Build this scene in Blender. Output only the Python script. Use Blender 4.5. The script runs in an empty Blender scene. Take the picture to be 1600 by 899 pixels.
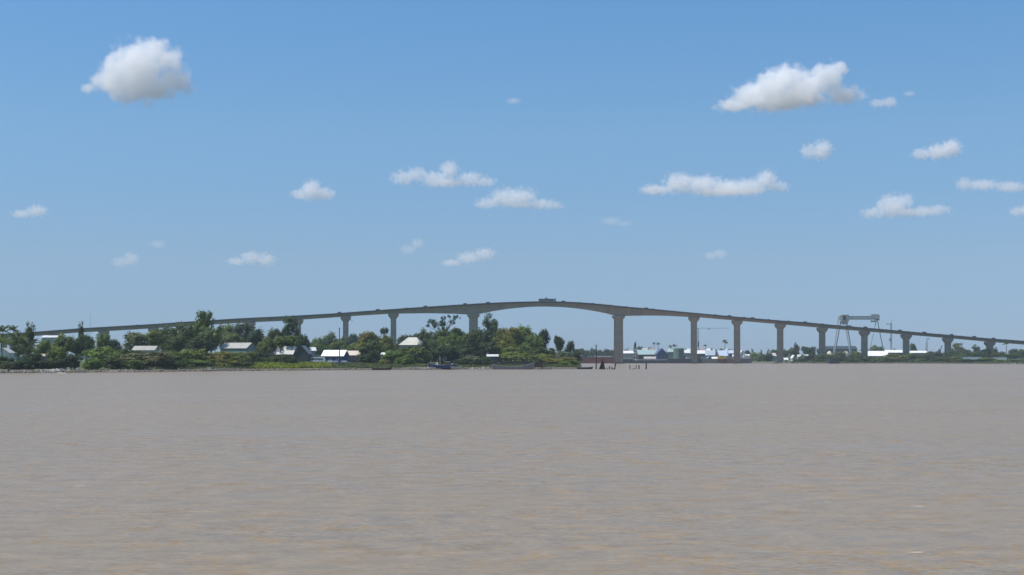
import bpy, bmesh, math, random
import numpy as np
from mathutils import Vector, noise as mnoise, Matrix

C = bpy.context.scene.collection
S = bpy.context.scene
# ------------------------------------------------------------------ camera, world, sun, exposure
F, CX, HY, CH = 2200.0, 800.0, 560.0, 6.0      # focal length and horizon in photo pixels, camera height in metres
cam_data = bpy.data.cameras.new('camera')
cam = bpy.data.objects.new('camera', cam_data); C.objects.link(cam)
cam.location = (0, 0, CH); cam.rotation_euler = (math.radians(90), 0, 0)
cam_data.sensor_width = 36.0; cam_data.lens = 36.0 * F / 1600.0
cam_data.shift_y = (HY - 449.5) / 1600.0
cam_data.clip_start = 0.5; cam_data.clip_end = 60000
S.camera = cam
SUN_EL = math.radians(62); SUN_AZ = math.radians(-101)   # azimuth from +Y (away from the camera) towards +X
w = bpy.data.worlds.new('World'); S.world = w; w.use_nodes = True
nt = w.node_tree; bg = nt.nodes['Background']
sky = nt.nodes.new('ShaderNodeTexSky'); sky.sky_type = 'NISHITA'; sky.sun_disc = False
sky.sun_elevation = SUN_EL; sky.sun_rotation = SUN_AZ
sky.altitude = 0; sky.air_density = 1.0; sky.dust_density = 0.0; sky.ozone_density = 6.0
# humid tropical air: the glow towards the horizon is bluer and duller than the clear-air model gives
geo = nt.nodes.new('ShaderNodeTexCoord'); sxyz = nt.nodes.new('ShaderNodeSeparateXYZ'); nt.links.new(geo.outputs['Generated'], sxyz.inputs[0])
mr = nt.nodes.new('ShaderNodeMapRange'); mr.inputs[2].default_value = .3; nt.links.new(sxyz.outputs['Z'], mr.inputs[0])
hum = nt.nodes.new('ShaderNodeValToRGB'); he = hum.color_ramp.elements
he[0].position = 0; he[0].color = (.33, .455, .80, 1); he[1].position = 1; he[1].color = (.75, .985, 1.05, 1)
for p_, c_ in ((.08, (.41, .525, .81, 1)), (.24, (.595, .655, .79, 1)), (.53, (.76, .88, .925, 1)), (.8, (.755, .975, 1.05, 1))):
    k_ = he.new(p_); k_.color = c_
nt.links.new(mr.outputs[0], hum.inputs[0])
mul = nt.nodes.new('ShaderNodeVectorMath'); mul.operation = 'MULTIPLY'
nt.links.new(sky.outputs['Color'], mul.inputs[0]); nt.links.new(hum.outputs['Color'], mul.inputs[1])
# land and water beyond the modelled plain, a glow added to lighten cloud bases
gm = nt.nodes.new('ShaderNodeMapRange'); gm.inputs[1].default_value = -.004; gm.inputs[2].default_value = -.03; nt.links.new(sxyz.outputs['Z'], gm.inputs[0])
gmix = nt.nodes.new('ShaderNodeMix'); gmix.data_type = 'RGBA'; nt.links.new(gm.outputs[0], gmix.inputs[0]); nt.links.new(mul.outputs[0], gmix.inputs[6]); gmix.inputs[7].default_value = (1.9, 1.85, 1.5, 1)
nt.links.new(gmix.outputs[2], bg.inputs['Color']); bg.inputs['Strength'].default_value = 0.12
sun_data = bpy.data.lights.new('sun', 'SUN'); sun_data.energy = 4.8; sun_data.angle = math.radians(0.5)
sun_data.color = (1.0, 0.96, 0.90)
sun = bpy.data.objects.new('sun', sun_data); C.objects.link(sun)
sv = Vector((math.sin(SUN_AZ) * math.cos(SUN_EL), math.cos(SUN_AZ) * math.cos(SUN_EL), math.sin(SUN_EL)))
sun.rotation_euler = sv.to_track_quat('Z', 'Y').to_euler(); sun.location = (0, 0, 300)
S.view_settings.view_transform = 'Standard'; S.view_settings.look = 'None'
S.view_settings.exposure = 0.0; S.view_settings.gamma = 1.0
S.cycles.max_bounces = 24; S.cycles.diffuse_bounces = 3; S.cycles.glossy_bounces = 3
S.cycles.transparent_max_bounces = 8; S.cycles.volume_bounces = 24
S.cycles.use_denoising = True
S.cycles.caustics_reflective = False; S.cycles.caustics_refractive = False

# ------------------------------------------------------------------ mapping between photo pixels and the place
def interp(t, x): return float(np.interp(x, [p[0] for p in t], [p[1] for p in t]))
def P(px, y, Y): return Vector(((px - CX) / F * Y, Y, CH + (HY - y) / F * Y))
def pxm(Y): return Y / F            # metres per photo pixel at depth Y
SHORE_L = [(-1600, 480), (-300, 520), (0, 562), (200, 600), (380, 660), (560, 706), (740, 750), (900, 776)]
SHORE_R = [(907, 1700), (1150, 1700), (1200, 1640), (1240, 1580), (1300, 1550), (1400, 1590), (1480, 1500), (1600, 1390), (2000, 1300), (3100, 1250)]
PROF_L = [(-40, -2.4), (-12, -1.2), (0, 0), (5, 0.9), (20, 1.5), (60, 2.6), (200, 3.3), (6000, 3.4)]
PROF_R = [(-40, -2.4), (-12, -1.2), (0, 0), (6, 0.8), (30, 1.5), (80, 2.0), (6000, 2.6)]
def gz(px, Y):
    if px <= 905: d = Y - interp(SHORE_L, px); z = interp(PROF_L, d)
    else: d = Y - interp(SHORE_R, px); z = interp(PROF_R, d)
    x = (px - CX) / F * Y
    n = mnoise.noise(Vector((x * .09, Y * .09, 0.3))) * .5 + mnoise.noise(Vector((x * .4, Y * .4, 4.1))) * .18
    return z + n * min(1.0, max(0.0, d / 12 + .35)) * (0.7 if z > -1 else 0)
def G(px, Y): return Vector(((px - CX) / F * Y, Y, gz(px, Y)))

# ------------------------------------------------------------------ materials
MATS = {}
def mat(name, color, rough=0.8, noise_scale=0.0, noise_amt=0.0, metal=0.0, spec=0.3, objcol=False, bump=0.0, second=None):
    if name in MATS: return MATS[name]
    m = bpy.data.materials.new(name); m.use_nodes = True; n = m.node_tree; b = n.nodes['Principled BSDF']
    b.inputs['Roughness'].default_value = rough; b.inputs['Metallic'].default_value = metal
    b.inputs['Specular IOR Level'].default_value = spec
    src = None
    if objcol:
        oi = n.nodes.new('ShaderNodeObjectInfo'); src = oi.outputs['Color']
    if noise_scale:
        tc = n.nodes.new('ShaderNodeTexCoord'); nz = n.nodes.new('ShaderNodeTexNoise')
        nz.inputs['Scale'].default_value = noise_scale; nz.inputs['Detail'].default_value = 5; nz.inputs['Roughness'].default_value = .65
        n.links.new(tc.outputs['Object'], nz.inputs['Vector'])
        if second:
            mx = n.nodes.new('ShaderNodeMix'); mx.data_type = 'RGBA'
            rr = n.nodes.new('ShaderNodeMapRange'); rr.inputs[1].default_value = .42; rr.inputs[2].default_value = .62
            n.links.new(nz.outputs['Fac'], rr.inputs[0]); n.links.new(rr.outputs[0], mx.inputs[0])
            mx.inputs[6].default_value = (*color, 1); mx.inputs[7].default_value = (*second, 1)
            if src: n.links.new(src, mx.inputs[6])
            src = mx.outputs[2]
        if noise_amt:
            r = n.nodes.new('ShaderNodeMapRange'); r.inputs[1].default_value = .3; r.inputs[2].default_value = .7
            r.inputs[3].default_value = 1 - noise_amt; r.inputs[4].default_value = 1 + noise_amt
            n.links.new(nz.outputs['Fac'], r.inputs[0])
            h = n.nodes.new('ShaderNodeVectorMath'); h.operation = 'SCALE'
            if src: n.links.new(src, h.inputs[0])
            else: h.inputs[0].default_value = color
            n.links.new(r.outputs[0], h.inputs['Scale']); src = h.outputs[0]
        if bump:
            bp = n.nodes.new('ShaderNodeBump'); bp.inputs['Strength'].default_value = bump; bp.inputs['Distance'].default_value = .1
            n.links.new(nz.outputs['Fac'], bp.inputs['Height']); n.links.new(bp.outputs['Normal'], b.inputs['Normal'])
    if src: n.links.new(src, b.inputs['Base Color'])
    else: b.inputs['Base Color'].default_value = (*color, 1)
    MATS[name] = m; return m
def corrugated(name, color, scale=6.0, rust=None):
    m = mat(name, color, .45, .35, .14, spec=.4, second=rust)
    n = m.node_tree; b = n.nodes['Principled BSDF']
    tc = n.nodes.new('ShaderNodeTexCoord'); wv = n.nodes.new('ShaderNodeTexWave'); wv.inputs['Scale'].default_value = scale
    n.links.new(tc.outputs['Object'], wv.inputs['Vector'])
    bp = n.nodes.new('ShaderNodeBump'); bp.inputs['Strength'].default_value = .4; bp.inputs['Distance'].default_value = .04
    n.links.new(wv.outputs['Fac'], bp.inputs['Height']); n.links.new(bp.outputs['Normal'], b.inputs['Normal'])
    return m
def leaf_material():
    m = bpy.data.materials.new('leaves'); m.use_nodes = True; n = m.node_tree
    out = n.nodes['Material Output']; b = n.nodes['Principled BSDF']
    b.inputs['Roughness'].default_value = .6; b.inputs['Specular IOR Level'].default_value = .25
    oi = n.nodes.new('ShaderNodeObjectInfo'); g = n.nodes.new('ShaderNodeNewGeometry')
    nz = n.nodes.new('ShaderNodeTexNoise'); nz.inputs['Scale'].default_value = .33; nz.inputs['Detail'].default_value = 3
    n.links.new(g.outputs['Position'], nz.inputs['Vector'])
    r = n.nodes.new('ShaderNodeMapRange'); r.inputs[1].default_value = .32; r.inputs[2].default_value = .68; r.inputs[3].default_value = .52; r.inputs[4].default_value = 1.55
    n.links.new(nz.outputs['Fac'], r.inputs[0])
    r2 = n.nodes.new('ShaderNodeMapRange'); r2.inputs[3].default_value = .7; r2.inputs[4].default_value = 1.3
    n.links.new(g.outputs['Random Per Island'], r2.inputs[0])
    mu = n.nodes.new('ShaderNodeMath'); mu.operation = 'MULTIPLY'; n.links.new(r.outputs[0], mu.inputs[0]); n.links.new(r2.outputs[0], mu.inputs[1])
    v = n.nodes.new('ShaderNodeVectorMath'); v.operation = 'SCALE'
    n.links.new(oi.outputs['Color'], v.inputs[0]); n.links.new(mu.outputs[0], v.inputs['Scale'])
    n.links.new(v.outputs[0], b.inputs['Base Color'])
    tr = n.nodes.new('ShaderNodeBsdfTranslucent'); n.links.new(v.outputs[0], tr.inputs['Color'])
    mx = n.nodes.new('ShaderNodeMixShader'); mx.inputs[0].default_value = .38
    n.links.new(b.outputs[0], mx.inputs[1]); n.links.new(tr.outputs[0], mx.inputs[2]); n.links.new(mx.outputs[0], out.inputs['Surface'])
    return m
LEAF = leaf_material()
BARK = mat('bark', (.11, .09, .07), .9, 1.5, .3)
CONC = mat('bridge concrete', (.285, .235, .178), .85, .12, .22, bump=.2)
CONCD = mat('parapet concrete', (.075, .075, .075), .85, .25, .2)
ASPH = mat('asphalt', (.05, .05, .052), .9, .5, .2)
GLASS = mat('dark glass', (.02, .025, .03), .1, spec=.6)
WHITE = mat('white paint', (.8, .8, .78), .5, .4, .08)
CREAM = mat('cream paint', (.62, .57, .46), .6, .4, .12)
GREYM = mat('grey paint', (.36, .37, .38), .5, .5, .12)
DARKM = mat('dark steel', (.05, .055, .06), .6, .8, .3)
TIMBER = mat('dark wet timber', (.045, .036, .03), .85, 2.0, .35)
PALET = mat('pale weathered timber', (.55, .50, .42), .8, 1.2, .2)
CARP = mat('car paint', (.5, .5, .5), .3, spec=.5, objcol=True, noise_scale=.3, noise_amt=.05)
RUBBER = mat('rubber', (.02, .02, .02), .9)
HULLM = mat('boat hull paint', (.3, .3, .3), .5, .6, .2, objcol=True)
RUST = mat('rust red hull', (.16, .055, .04), .75, .25, .35)
WALLO = mat('painted wall', (.5, .5, .5), .75, .3, .12, objcol=True)
ROOFO = corrugated('corrugated roof', (.6, .6, .6))
_n = ROOFO.node_tree; _oi = _n.nodes.new('ShaderNodeObjectInfo')
for nd in _n.nodes:
    if nd.type == 'VECT_MATH': _n.links.new(_oi.outputs['Color'], nd.inputs[0])
STEELO = mat('painted steel', (.5, .5, .5), .5, .4, .15, objcol=True)

# ------------------------------------------------------------------ object helpers
def tag(o, label=None, cat=None, group=None, kind=None):
    if label: o['label'] = label
    if cat: o['category'] = cat
    if group: o['group'] = group
    if kind: o['kind'] = kind
    return o
def empty(name, loc=(0, 0, 0), rz=0.0, label=None, cat=None, group=None):
    o = bpy.data.objects.new(name, None); C.objects.link(o); o.location = loc; o.rotation_euler = (0, 0, rz)
    o.empty_display_size = .5
    return tag(o, label, cat, group)
class MB:
    def __init__(s): s.v = []; s.f = []
    def add(s, vs, fs):
        k = len(s.v); s.v += [tuple(v) for v in vs]; s.f += [tuple(i + k for i in f) for f in fs]; return s
    def box(s, c, d, rz=0.0, taper=1.0):
        x, y, z = d[0] / 2, d[1] / 2, d[2] / 2; co, si = math.cos(rz), math.sin(rz); vs = []
        for k in (-1, 1):
            t = taper if k > 0 else 1.0
            for a, b in ((-1, -1), (1, -1), (1, 1), (-1, 1)):
                px, py = a * x * t, b * y * t
                vs.append((c[0] + px * co - py * si, c[1] + px * si + py * co, c[2] + k * z))
        return s.add(vs, [(3, 2, 1, 0), (4, 5, 6, 7), (0, 1, 5, 4), (1, 2, 6, 5), (2, 3, 7, 6), (3, 0, 4, 7)])
    def beam(s, a, b, wd, ht=None):
        a, b = Vector(a), Vector(b); ht = ht or wd; d = (b - a)
        if d.length < 1e-6: return s
        d.normalize(); up = Vector((0, 0, 1)) if abs(d.z) < .95 else Vector((0, 1, 0))
        u = d.cross(up).normalized(); v = u.cross(d); vs = []
        for p in (a, b):
            for i, j in ((-1, -1), (1, -1), (1, 1), (-1, 1)): vs.append(p + u * (i * wd / 2) + v * (j * ht / 2))
        return s.add(vs, [(0, 1, 2, 3), (7, 6, 5, 4), (0, 4, 5, 1), (1, 5, 6, 2), (2, 6, 7, 3), (3, 7, 4, 0)])
    def tube(s, pts, rad, n=7):
        pts = [Vector(p) for p in pts]; rings = []
        for i, p in enumerate(pts):
            d = (pts[min(i + 1, len(pts) - 1)] - pts[max(i - 1, 0)])
            d = d.normalized() if d.length > 1e-9 else Vector((0, 0, 1))
            up = Vector((1, 0, 0)) if abs(d.x) < .9 else Vector((0, 1, 0))
            u = d.cross(up).normalized(); v = d.cross(u); r = rad[i] if hasattr(rad, '__len__') else rad
            rings.append([p + (u * math.cos(2 * math.pi * k / n) + v * math.sin(2 * math.pi * k / n)) * r for k in range(n)])
        vs = [q for r in rings for q in r]; fs = []
        for i in range(len(rings) - 1):
            for k in range(n): fs.append((i * n + k, i * n + (k + 1) % n, (i + 1) * n + (k + 1) % n, (i + 1) * n + k))
        fs.append(tuple(range(n - 1, -1, -1))); fs.append(tuple((len(rings) - 1) * n + k for k in range(n)))
        return s.add(vs, fs)
    def loft(s, rings, cap=True):
        n = len(rings[0]); vs = [q for r in rings for q in r]; fs = []
        for i in range(len(rings) - 1):
            for k in range(n): fs.append((i * n + k, i * n + (k + 1) % n, (i + 1) * n + (k + 1) % n, (i + 1) * n + k))
        if cap: fs.append(tuple(range(n - 1, -1, -1))); fs.append(tuple((len(rings) - 1) * n + k for k in range(n)))
        return s.add(vs, fs)
    def lathe(s, prof, c=(0, 0, 0), n=14):
        return s.loft([[(c[0] + r * math.cos(2 * math.pi * k / n), c[1] + r * math.sin(2 * math.pi * k / n), c[2] + z) for k in range(n)] for r, z in prof])
    def mesh(s, name, m=None, smooth=False):
        me = bpy.data.meshes.new(name); me.from_pydata([tuple(v) for v in s.v], [], s.f); me.update()
        bm = bmesh.new(); bm.from_mesh(me); bmesh.ops.recalc_face_normals(bm, faces=bm.faces); bm.to_mesh(me); bm.free()
        if smooth:
            for p in me.polygons: p.use_smooth = True
        if m: me.materials.append(m)
        return me
    def build(s, name, m, parent=None, color=None, origin=None, smooth=False):
        if origin is not None: s.v = [tuple(Vector(v) - Vector(origin)) for v in s.v]
        return link(name, s.mesh(name, m, smooth), parent, color)
def link(name, me, parent=None, color=None, loc=None):
    o = bpy.data.objects.new(name, me); C.objects.link(o)
    if parent is not None: o.parent = parent
    if color: o.color = (*color, 1)
    if loc is not None: o.location = loc
    return o
def copy_tree(o, parent=None):
    c = o.copy(); C.objects.link(c); c.parent = parent
    for ch in o.children: copy_tree(ch, c)
    return c
# ------------------------------------------------------------------ river and banks
def ground_material():
    m = bpy.data.materials.new('bank ground'); m.use_nodes = True; n = m.node_tree; b = n.nodes['Principled BSDF']
    b.inputs['Roughness'].default_value = .9; b.inputs['Specular IOR Level'].default_value = .2
    g = n.nodes.new('ShaderNodeNewGeometry'); sx = n.nodes.new('ShaderNodeSeparateXYZ'); n.links.new(g.outputs['Position'], sx.inputs[0])
    nz = n.nodes.new('ShaderNodeTexNoise'); nz.inputs['Scale'].default_value = .12; nz.inputs['Detail'].default_value = 8; nz.inputs['Roughness'].default_value = .7
    n.links.new(g.outputs['Position'], nz.inputs['Vector'])
    ad = n.nodes.new('ShaderNodeMath'); ad.operation = 'MULTIPLY_ADD'; ad.inputs[1].default_value = 1.6; ad.inputs[2].default_value = -.8
    n.links.new(nz.outputs['Fac'], ad.inputs[0])
    sm = n.nodes.new('ShaderNodeMath'); sm.operation = 'ADD'; n.links.new(ad.outputs[0], sm.inputs[0]); n.links.new(sx.outputs['Z'], sm.inputs[1])
    cr = n.nodes.new('ShaderNodeValToRGB'); e = cr.color_ramp.elements
    e[0].position = 0; e[0].color = (.085, .075, .06, 1); e[1].position = 1; e[1].color = (.085, .11, .04, 1)
    for p, c in ((.33, (.115, .10, .078, 1)), (.5, (.14, .135, .08, 1)), (.62, (.10, .12, .045, 1))):
        k = e.new(p); k.color = c
    mr = n.nodes.new('ShaderNodeMapRange'); mr.inputs[1].default_value = -.4; mr.inputs[2].default_value = 2.6
    n.links.new(sm.outputs[0], mr.inputs[0]); n.links.new(mr.outputs[0], cr.inputs[0])
    n2 = n.nodes.new('ShaderNodeTexNoise'); n2.inputs['Scale'].default_value = 1.1; n2.inputs['Detail'].default_value = 4
    n.links.new(g.outputs['Position'], n2.inputs['Vector'])
    r = n.nodes.new('ShaderNodeMapRange'); r.inputs[1].default_value = .3; r.inputs[2].default_value = .7; r.inputs[3].default_value = .65; r.inputs[4].default_value = 1.4
    n.links.new(n2.outputs['Fac'], r.inputs[0])
    v = n.nodes.new('ShaderNodeVectorMath'); v.operation = 'SCALE'; n.links.new(cr.outputs[0], v.inputs[0]); n.links.new(r.outputs[0], v.inputs['Scale'])
    n.links.new(v.outputs[0], b.inputs['Base Color'])
    return m
GROUND = ground_material()
def grid(name, rows):
    nr, nc = len(rows), len(rows[0]); vs = [p for r in rows for p in r]
    fs = [(i * nc + j, i * nc + j + 1, (i + 1) * nc + j + 1, (i + 1) * nc + j) for i in range(nr - 1) for j in range(nc - 1)]
    me = bpy.data.meshes.new(name); me.from_pydata([tuple(v) for v in vs], [], fs); me.update()
    for p in me.polygons: p.use_smooth = True
    me.materials.append(GROUND)
    return tag(link(name, me), kind='structure')
D_ROWS = [-40, -12, -3, 0, 1.5, 3, 5, 8, 13, 20, 30, 45, 60, 85, 120, 160, 220, 320, 450, 600, 800]
colsL = [-1500, -1000, -600, -300, -150, -60] + list(range(-20, 905, 4)) + [905]
rows = []
for d in D_ROWS:
    r = []
    for px in colsL:
        Y = min(interp(SHORE_L, px) + d, 1690)
        r.append(G(px, Y))
    Y = min(776 + d, 1690); r.append(Vector(((911 - CX) / F * Y, Y, -2.4))); rows.append(r)
r = [G(px, 1690) for px in colsL]; r.append(Vector(((911 - CX) / F * 1690, 1690, -2.4))); rows.append(r)
grid('left_bank', rows)
colsR = [-1500, -800, -300, 0, 300, 600, 800, 890, 904] + list(range(907, 1640, 5)) + [1700, 1900, 2300, 3000]
rows = []
for d in [-40, -12, -3, 0, 2, 4, 6, 10, 18, 30, 50, 80, 140, 250, 500, 1000, 1800, 3000]:
    r = []
    for px in colsR:
        if px <= 904:
            Y = min(1690 + max(d, 0), 4700); r.append(Vector(((px - CX) / F * Y, Y, 2.6)))
        else:
            Y = min(interp(SHORE_R, px) + d, 4700); r.append(G(px, Y))
    rows.append(r)
grid('far_bank', rows)

def water_material():
    m = bpy.data.materials.new('muddy river water'); m.use_nodes = True; n = m.node_tree; b = n.nodes['Principled BSDF']; L = n.links.new
    g = n.nodes.new('ShaderNodeNewGeometry')
    def noise(scale, vec, detail, rough=.6):
        mp = n.nodes.new('ShaderNodeMapping'); mp.inputs['Scale'].default_value = vec; L(g.outputs['Position'], mp.inputs['Vector'])
        z = n.nodes.new('ShaderNodeTexNoise'); z.inputs['Scale'].default_value = scale; z.inputs['Detail'].default_value = detail; z.inputs['Roughness'].default_value = rough
        L(mp.outputs[0], z.inputs['Vector']); return z
    def rng(sock, a, b_, c, d):
        r = n.nodes.new('ShaderNodeMapRange'); r.inputs[1].default_value = a; r.inputs[2].default_value = b_; r.inputs[3].default_value = c; r.inputs[4].default_value = d
        L(sock, r.inputs[0]); return r.outputs[0]
    # silt colour in broad drifting patches
    silt = noise(.03, (1, .55, 1), 6, .62); silt2 = noise(.35, (.7, .9, 1), 5, .7)
    mx = n.nodes.new('ShaderNodeMix'); mx.data_type = 'RGBA'
    mx.inputs[6].default_value = (.257, .194, .119, 1); mx.inputs[7].default_value = (.276, .206, .127, 1)
    ma = n.nodes.new('ShaderNodeMath'); ma.operation = 'MULTIPLY_ADD'; ma.inputs[1].default_value = .35
    L(silt2.outputs['Fac'], ma.inputs[0]); L(silt.outputs['Fac'], ma.inputs[2])
    L(rng(ma.outputs[0], .50, .85, 0, 1), mx.inputs[0])
    # small boils of thicker and thinner silt
    boil = rng(noise(1.0, (.7, 1, 1), 5, .7).outputs['Fac'], .3, .7, .84, 1.14)
    bs = n.nodes.new('ShaderNodeVectorMath'); bs.operation = 'SCALE'; L(mx.outputs[2], bs.inputs[0]); L(boil, bs.inputs['Scale'])
    # scattered foam flecks
    fl = noise(1.5, (.35, 1, 1), 2, .5); fm = rng(fl.outputs['Fac'], .735, .79, 0, .7)
    mf = n.nodes.new('ShaderNodeMix'); mf.data_type = 'RGBA'; L(fm, mf.inputs[0]); L(bs.outputs[0], mf.inputs[6]); mf.inputs[7].default_value = (.6, .57, .5, 1)
    L(mf.outputs[2], b.inputs['Base Color'])
    # ripples: slopes from three sizes of wave, rougher and calmer where the wind puffs
    gust = noise(.018, (.35, 1, 1), 4, .6); gust2 = noise(.14, (.6, 1, 1), 5, .65)
    gs = n.nodes.new('ShaderNodeMath'); gs.operation = 'MULTIPLY_ADD'; gs.inputs[1].default_value = .6; L(gust2.outputs['Fac'], gs.inputs[0]); L(gust.outputs['Fac'], gs.inputs[2])
    amp = rng(gs.outputs[0], .62, .98, .18, 1.6)
    # slicks: calm lanes that mirror the low sky
    sl = rng(noise(.06, (.45, 1, 1), 6, .62).outputs['Fac'], .555, .66, 0, 1)
    def mth(op, a, b_, c=0.0):
        q = n.nodes.new('ShaderNodeMath'); q.operation = op
        for i, v in enumerate((a, b_, c)):
            if isinstance(v, (int, float)): q.inputs[i].default_value = v
            else: L(v, q.inputs[i])
        return q.outputs[0]
    amp = mth('MULTIPLY', amp, mth('MULTIPLY_ADD', sl, -.72, 1.0))
    spec = mth('MULTIPLY_ADD', sl, .34, rng(gs.outputs[0], .66, .96, .16, .50)); L(spec, b.inputs['Specular IOR Level'])
    def slope(z, a):
        s = n.nodes.new('ShaderNodeVectorMath'); s.operation = 'SUBTRACT'; s.inputs[1].default_value = (.5, .5, .5); L(z.outputs['Color'], s.inputs[0])
        k = n.nodes.new('ShaderNodeVectorMath'); k.operation = 'MULTIPLY'; k.inputs[1].default_value = (a, a, 0); L(s.outputs[0], k.inputs[0]); return k.outputs[0]
    a1 = n.nodes.new('ShaderNodeVectorMath'); L(slope(noise(.7, (.8, 1, 1), 3), .95), a1.inputs[0]); L(slope(noise(3.6, (.85, 1, 1), 3), 1.25), a1.inputs[1])
    a2 = n.nodes.new('ShaderNodeVectorMath'); a2.operation = 'SCALE'; L(a1.outputs[0], a2.inputs[0]); L(amp, a2.inputs['Scale'])
    a3 = n.nodes.new('ShaderNodeVectorMath'); L(a2.outputs[0], a3.inputs[0]); L(g.outputs['Normal'], a3.inputs[1])
    nm = n.nodes.new('ShaderNodeVectorMath'); nm.operation = 'NORMALIZE'; L(a3.outputs[0], nm.inputs[0])
    L(nm.outputs[0], b.inputs['Normal'])
    b.inputs['Roughness'].default_value = .32; b.inputs['IOR'].default_value = 1.33
    return m
wb = MB(); wb.add([(-5300, -300, 0), (5300, -300, 0), (5300, 4760, 0), (-5300, 4760, 0)], [(0, 1, 2, 3)])
tag(wb.build('river', water_material()), kind='structure')

# ------------------------------------------------------------------ the bridge
def on_line(px):                     # where the sight line through px meets the bridge's axis in plan
    a = (px - CX) / F; Y = 1580 / (1 - .15 * a); return a * Y, Y
UB = Vector((1, .15, 0)).normalized(); VB = Vector((-UB.y, UB.x, 0))
BROT = math.atan2(UB.y, UB.x)
TOP = [(-500, 545), (-150, 529), (0, 522), (57, 518.6), (120, 513.6), (200, 508.9), (240, 506.6), (280, 503.7), (340, 499.8), (380, 497.3), (440, 494.6), (530, 489.5), (560, 487), (608, 483.6), (640, 481.2), (680, 478.7), (720, 475.9), (740, 474.9), (770, 473.2), (800, 472), (830, 471.3), (855, 471.1), (880, 471.6), (900, 472.4), (920, 473.8), (940, 475.7), (965, 478.3), (1000, 481.4), (1040, 485.1), (1084, 489.2), (1145, 494.8), (1215, 501), (1260, 503.9), (1284, 506.6), (1351, 512.3), (1415, 518), (1481, 523.6), (1546, 529.3), (1600, 533), (1680, 539.5), (1800, 548)]
BOT = [(-500, 551), (-150, 535.5), (0, 528.5), (57, 525), (120, 520), (200, 515.7), (280, 510.6), (380, 504.3), (440, 501.7), (530, 495.6), (560, 493.4), (608, 490.6), (640, 490), (670, 489.6), (705, 490.3), (735, 491.7), (745, 491.2), (757, 489.5)]
for k in range(766, 951, 8): BOT.append((k, 479.2 + 12.2 * ((k - 851) / 104.0) ** 2))
BOT += [(957, 492.3), (965, 493.8), (975, 493.9), (1000, 493.4), (1030, 493.3), (1050, 494), (1080, 495.6), (1095, 496.2), (1145, 500.5), (1215, 506.4), (1260, 510.3), (1351, 517.8), (1415, 523), (1481, 528.4), (1546, 534.2), (1600, 538.6), (1680, 545), (1800, 553)]
def zof(px, y): return CH + (HY - y) / F * on_line(px)[1]
stations = sorted(set(list(range(-480, 1790, 7)) + [740, 965, 735, 745, 957, 975]))
tops = np.array([zof(p, interp(TOP, p)) for p in stations]); bots = np.array([zof(p, interp(BOT, p)) for p in stations])
ker = np.array([1, 2, 3, 2, 1]) / 9.0
for _ in range(2): tops[2:-2] = np.convolve(tops, ker, 'valid')
bx, by = on_line(852)
bridge = empty('bridge', (bx, by, 0), 0, 'long concrete girder bridge humped over the river with a shallow arched main span', 'bridge')
def section(pts):                    # extrude a cross-section (offset across, height function) along the axis
    rings = []
    for i, p in enumerate(stations):
        x, y = on_line(p); rings.append([Vector((x, y, 0)) + VB * v + Vector((0, 0, fz(tops[i], bots[i]))) for v, fz in pts])
    return MB().loft(rings)
PAR = .95
section([(-3.0, lambda t, b: b), (3.0, lambda t, b: b), (3.9, lambda t, b: t - PAR - .75), (-3.9, lambda t, b: t - PAR - .75)]).build('box_girder', CONC, bridge, origin=bridge.location)
section([(-6.2, lambda t, b: t - PAR - .32), (-3.95, lambda t, b: t - PAR - .742), (3.95, lambda t, b: t - PAR - .742), (6.2, lambda t, b: t - PAR - .32), (6.2, lambda t, b: t - PAR - .05), (-6.2, lambda t, b: t - PAR - .05)]).build('deck_slab', CONC, bridge, origin=bridge.location)
section([(-5.7, lambda t, b: t - PAR - .046), (5.7, lambda t, b: t - PAR - .046), (5.7, lambda t, b: t - PAR), (-5.7, lambda t, b: t - PAR)]).build('road_surface', ASPH, bridge, origin=bridge.location)
for s in (-1, 1):
    section([(s * 6.36 - .13, lambda t, b: t - PAR - .85), (s * 6.36 + .13, lambda t, b: t - PAR - .85), (s * 6.36 + .12, lambda t, b: t - .22), (s * 6.36 - .12, lambda t, b: t - .22)]).build('parapet', CONCD, bridge, origin=bridge.location)
    rl = section([(s * 6.36 - .06, lambda t, b: t - .08), (s * 6.36 + .06, lambda t, b: t - .08), (s * 6.36 + .06, lambda t, b: t + .03), (s * 6.36 - .06, lambda t, b: t + .03)])
    for i in range(0, len(stations), 1):
        x, y = on_line(stations[i]); q = Vector((x, y, 0)) + VB * (s * 6.36); rl.box((q.x, q.y, tops[i] - .16), (.1, .1, .19), BROT)
    rl.build('guard_rail', GREYM, bridge, origin=bridge.location)
def octa(cx, cy, z, hx, hy, ch):
    return [(cx + a * hx - (a * ch if k else 0), cy + b * hy - (0 if k else b * ch), z) for a, b, k in ((-1, -1, 0), (-1, -1, 1), (1, -1, 1), (1, -1, 0), (1, 1, 0), (1, 1, 1), (-1, 1, 1), (-1, 1, 0))]
PIERS = [(-130, 0, 0), (-55, 0, 0), (6, 0, 0), (84, 0, 0), (162, 0, 0), (240, 0, 0), (318, 0, 0), (391, 0, 0), (466, 0, 0), (540.2, 0, 1), (614.8, 0, 0), (739.8, 1, 0), (966.4, 1, 0), (1084.2, 0, 0), (1151.6, 0, 0), (1219, 0, 0), (1284.6, 0, 0), (1350.6, 0, 0), (1415.8, 0, 0), (1481, 0, 0), (1546.5, 0, 0), (1611, 0, 0), (1676, 0, 0)]
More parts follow.
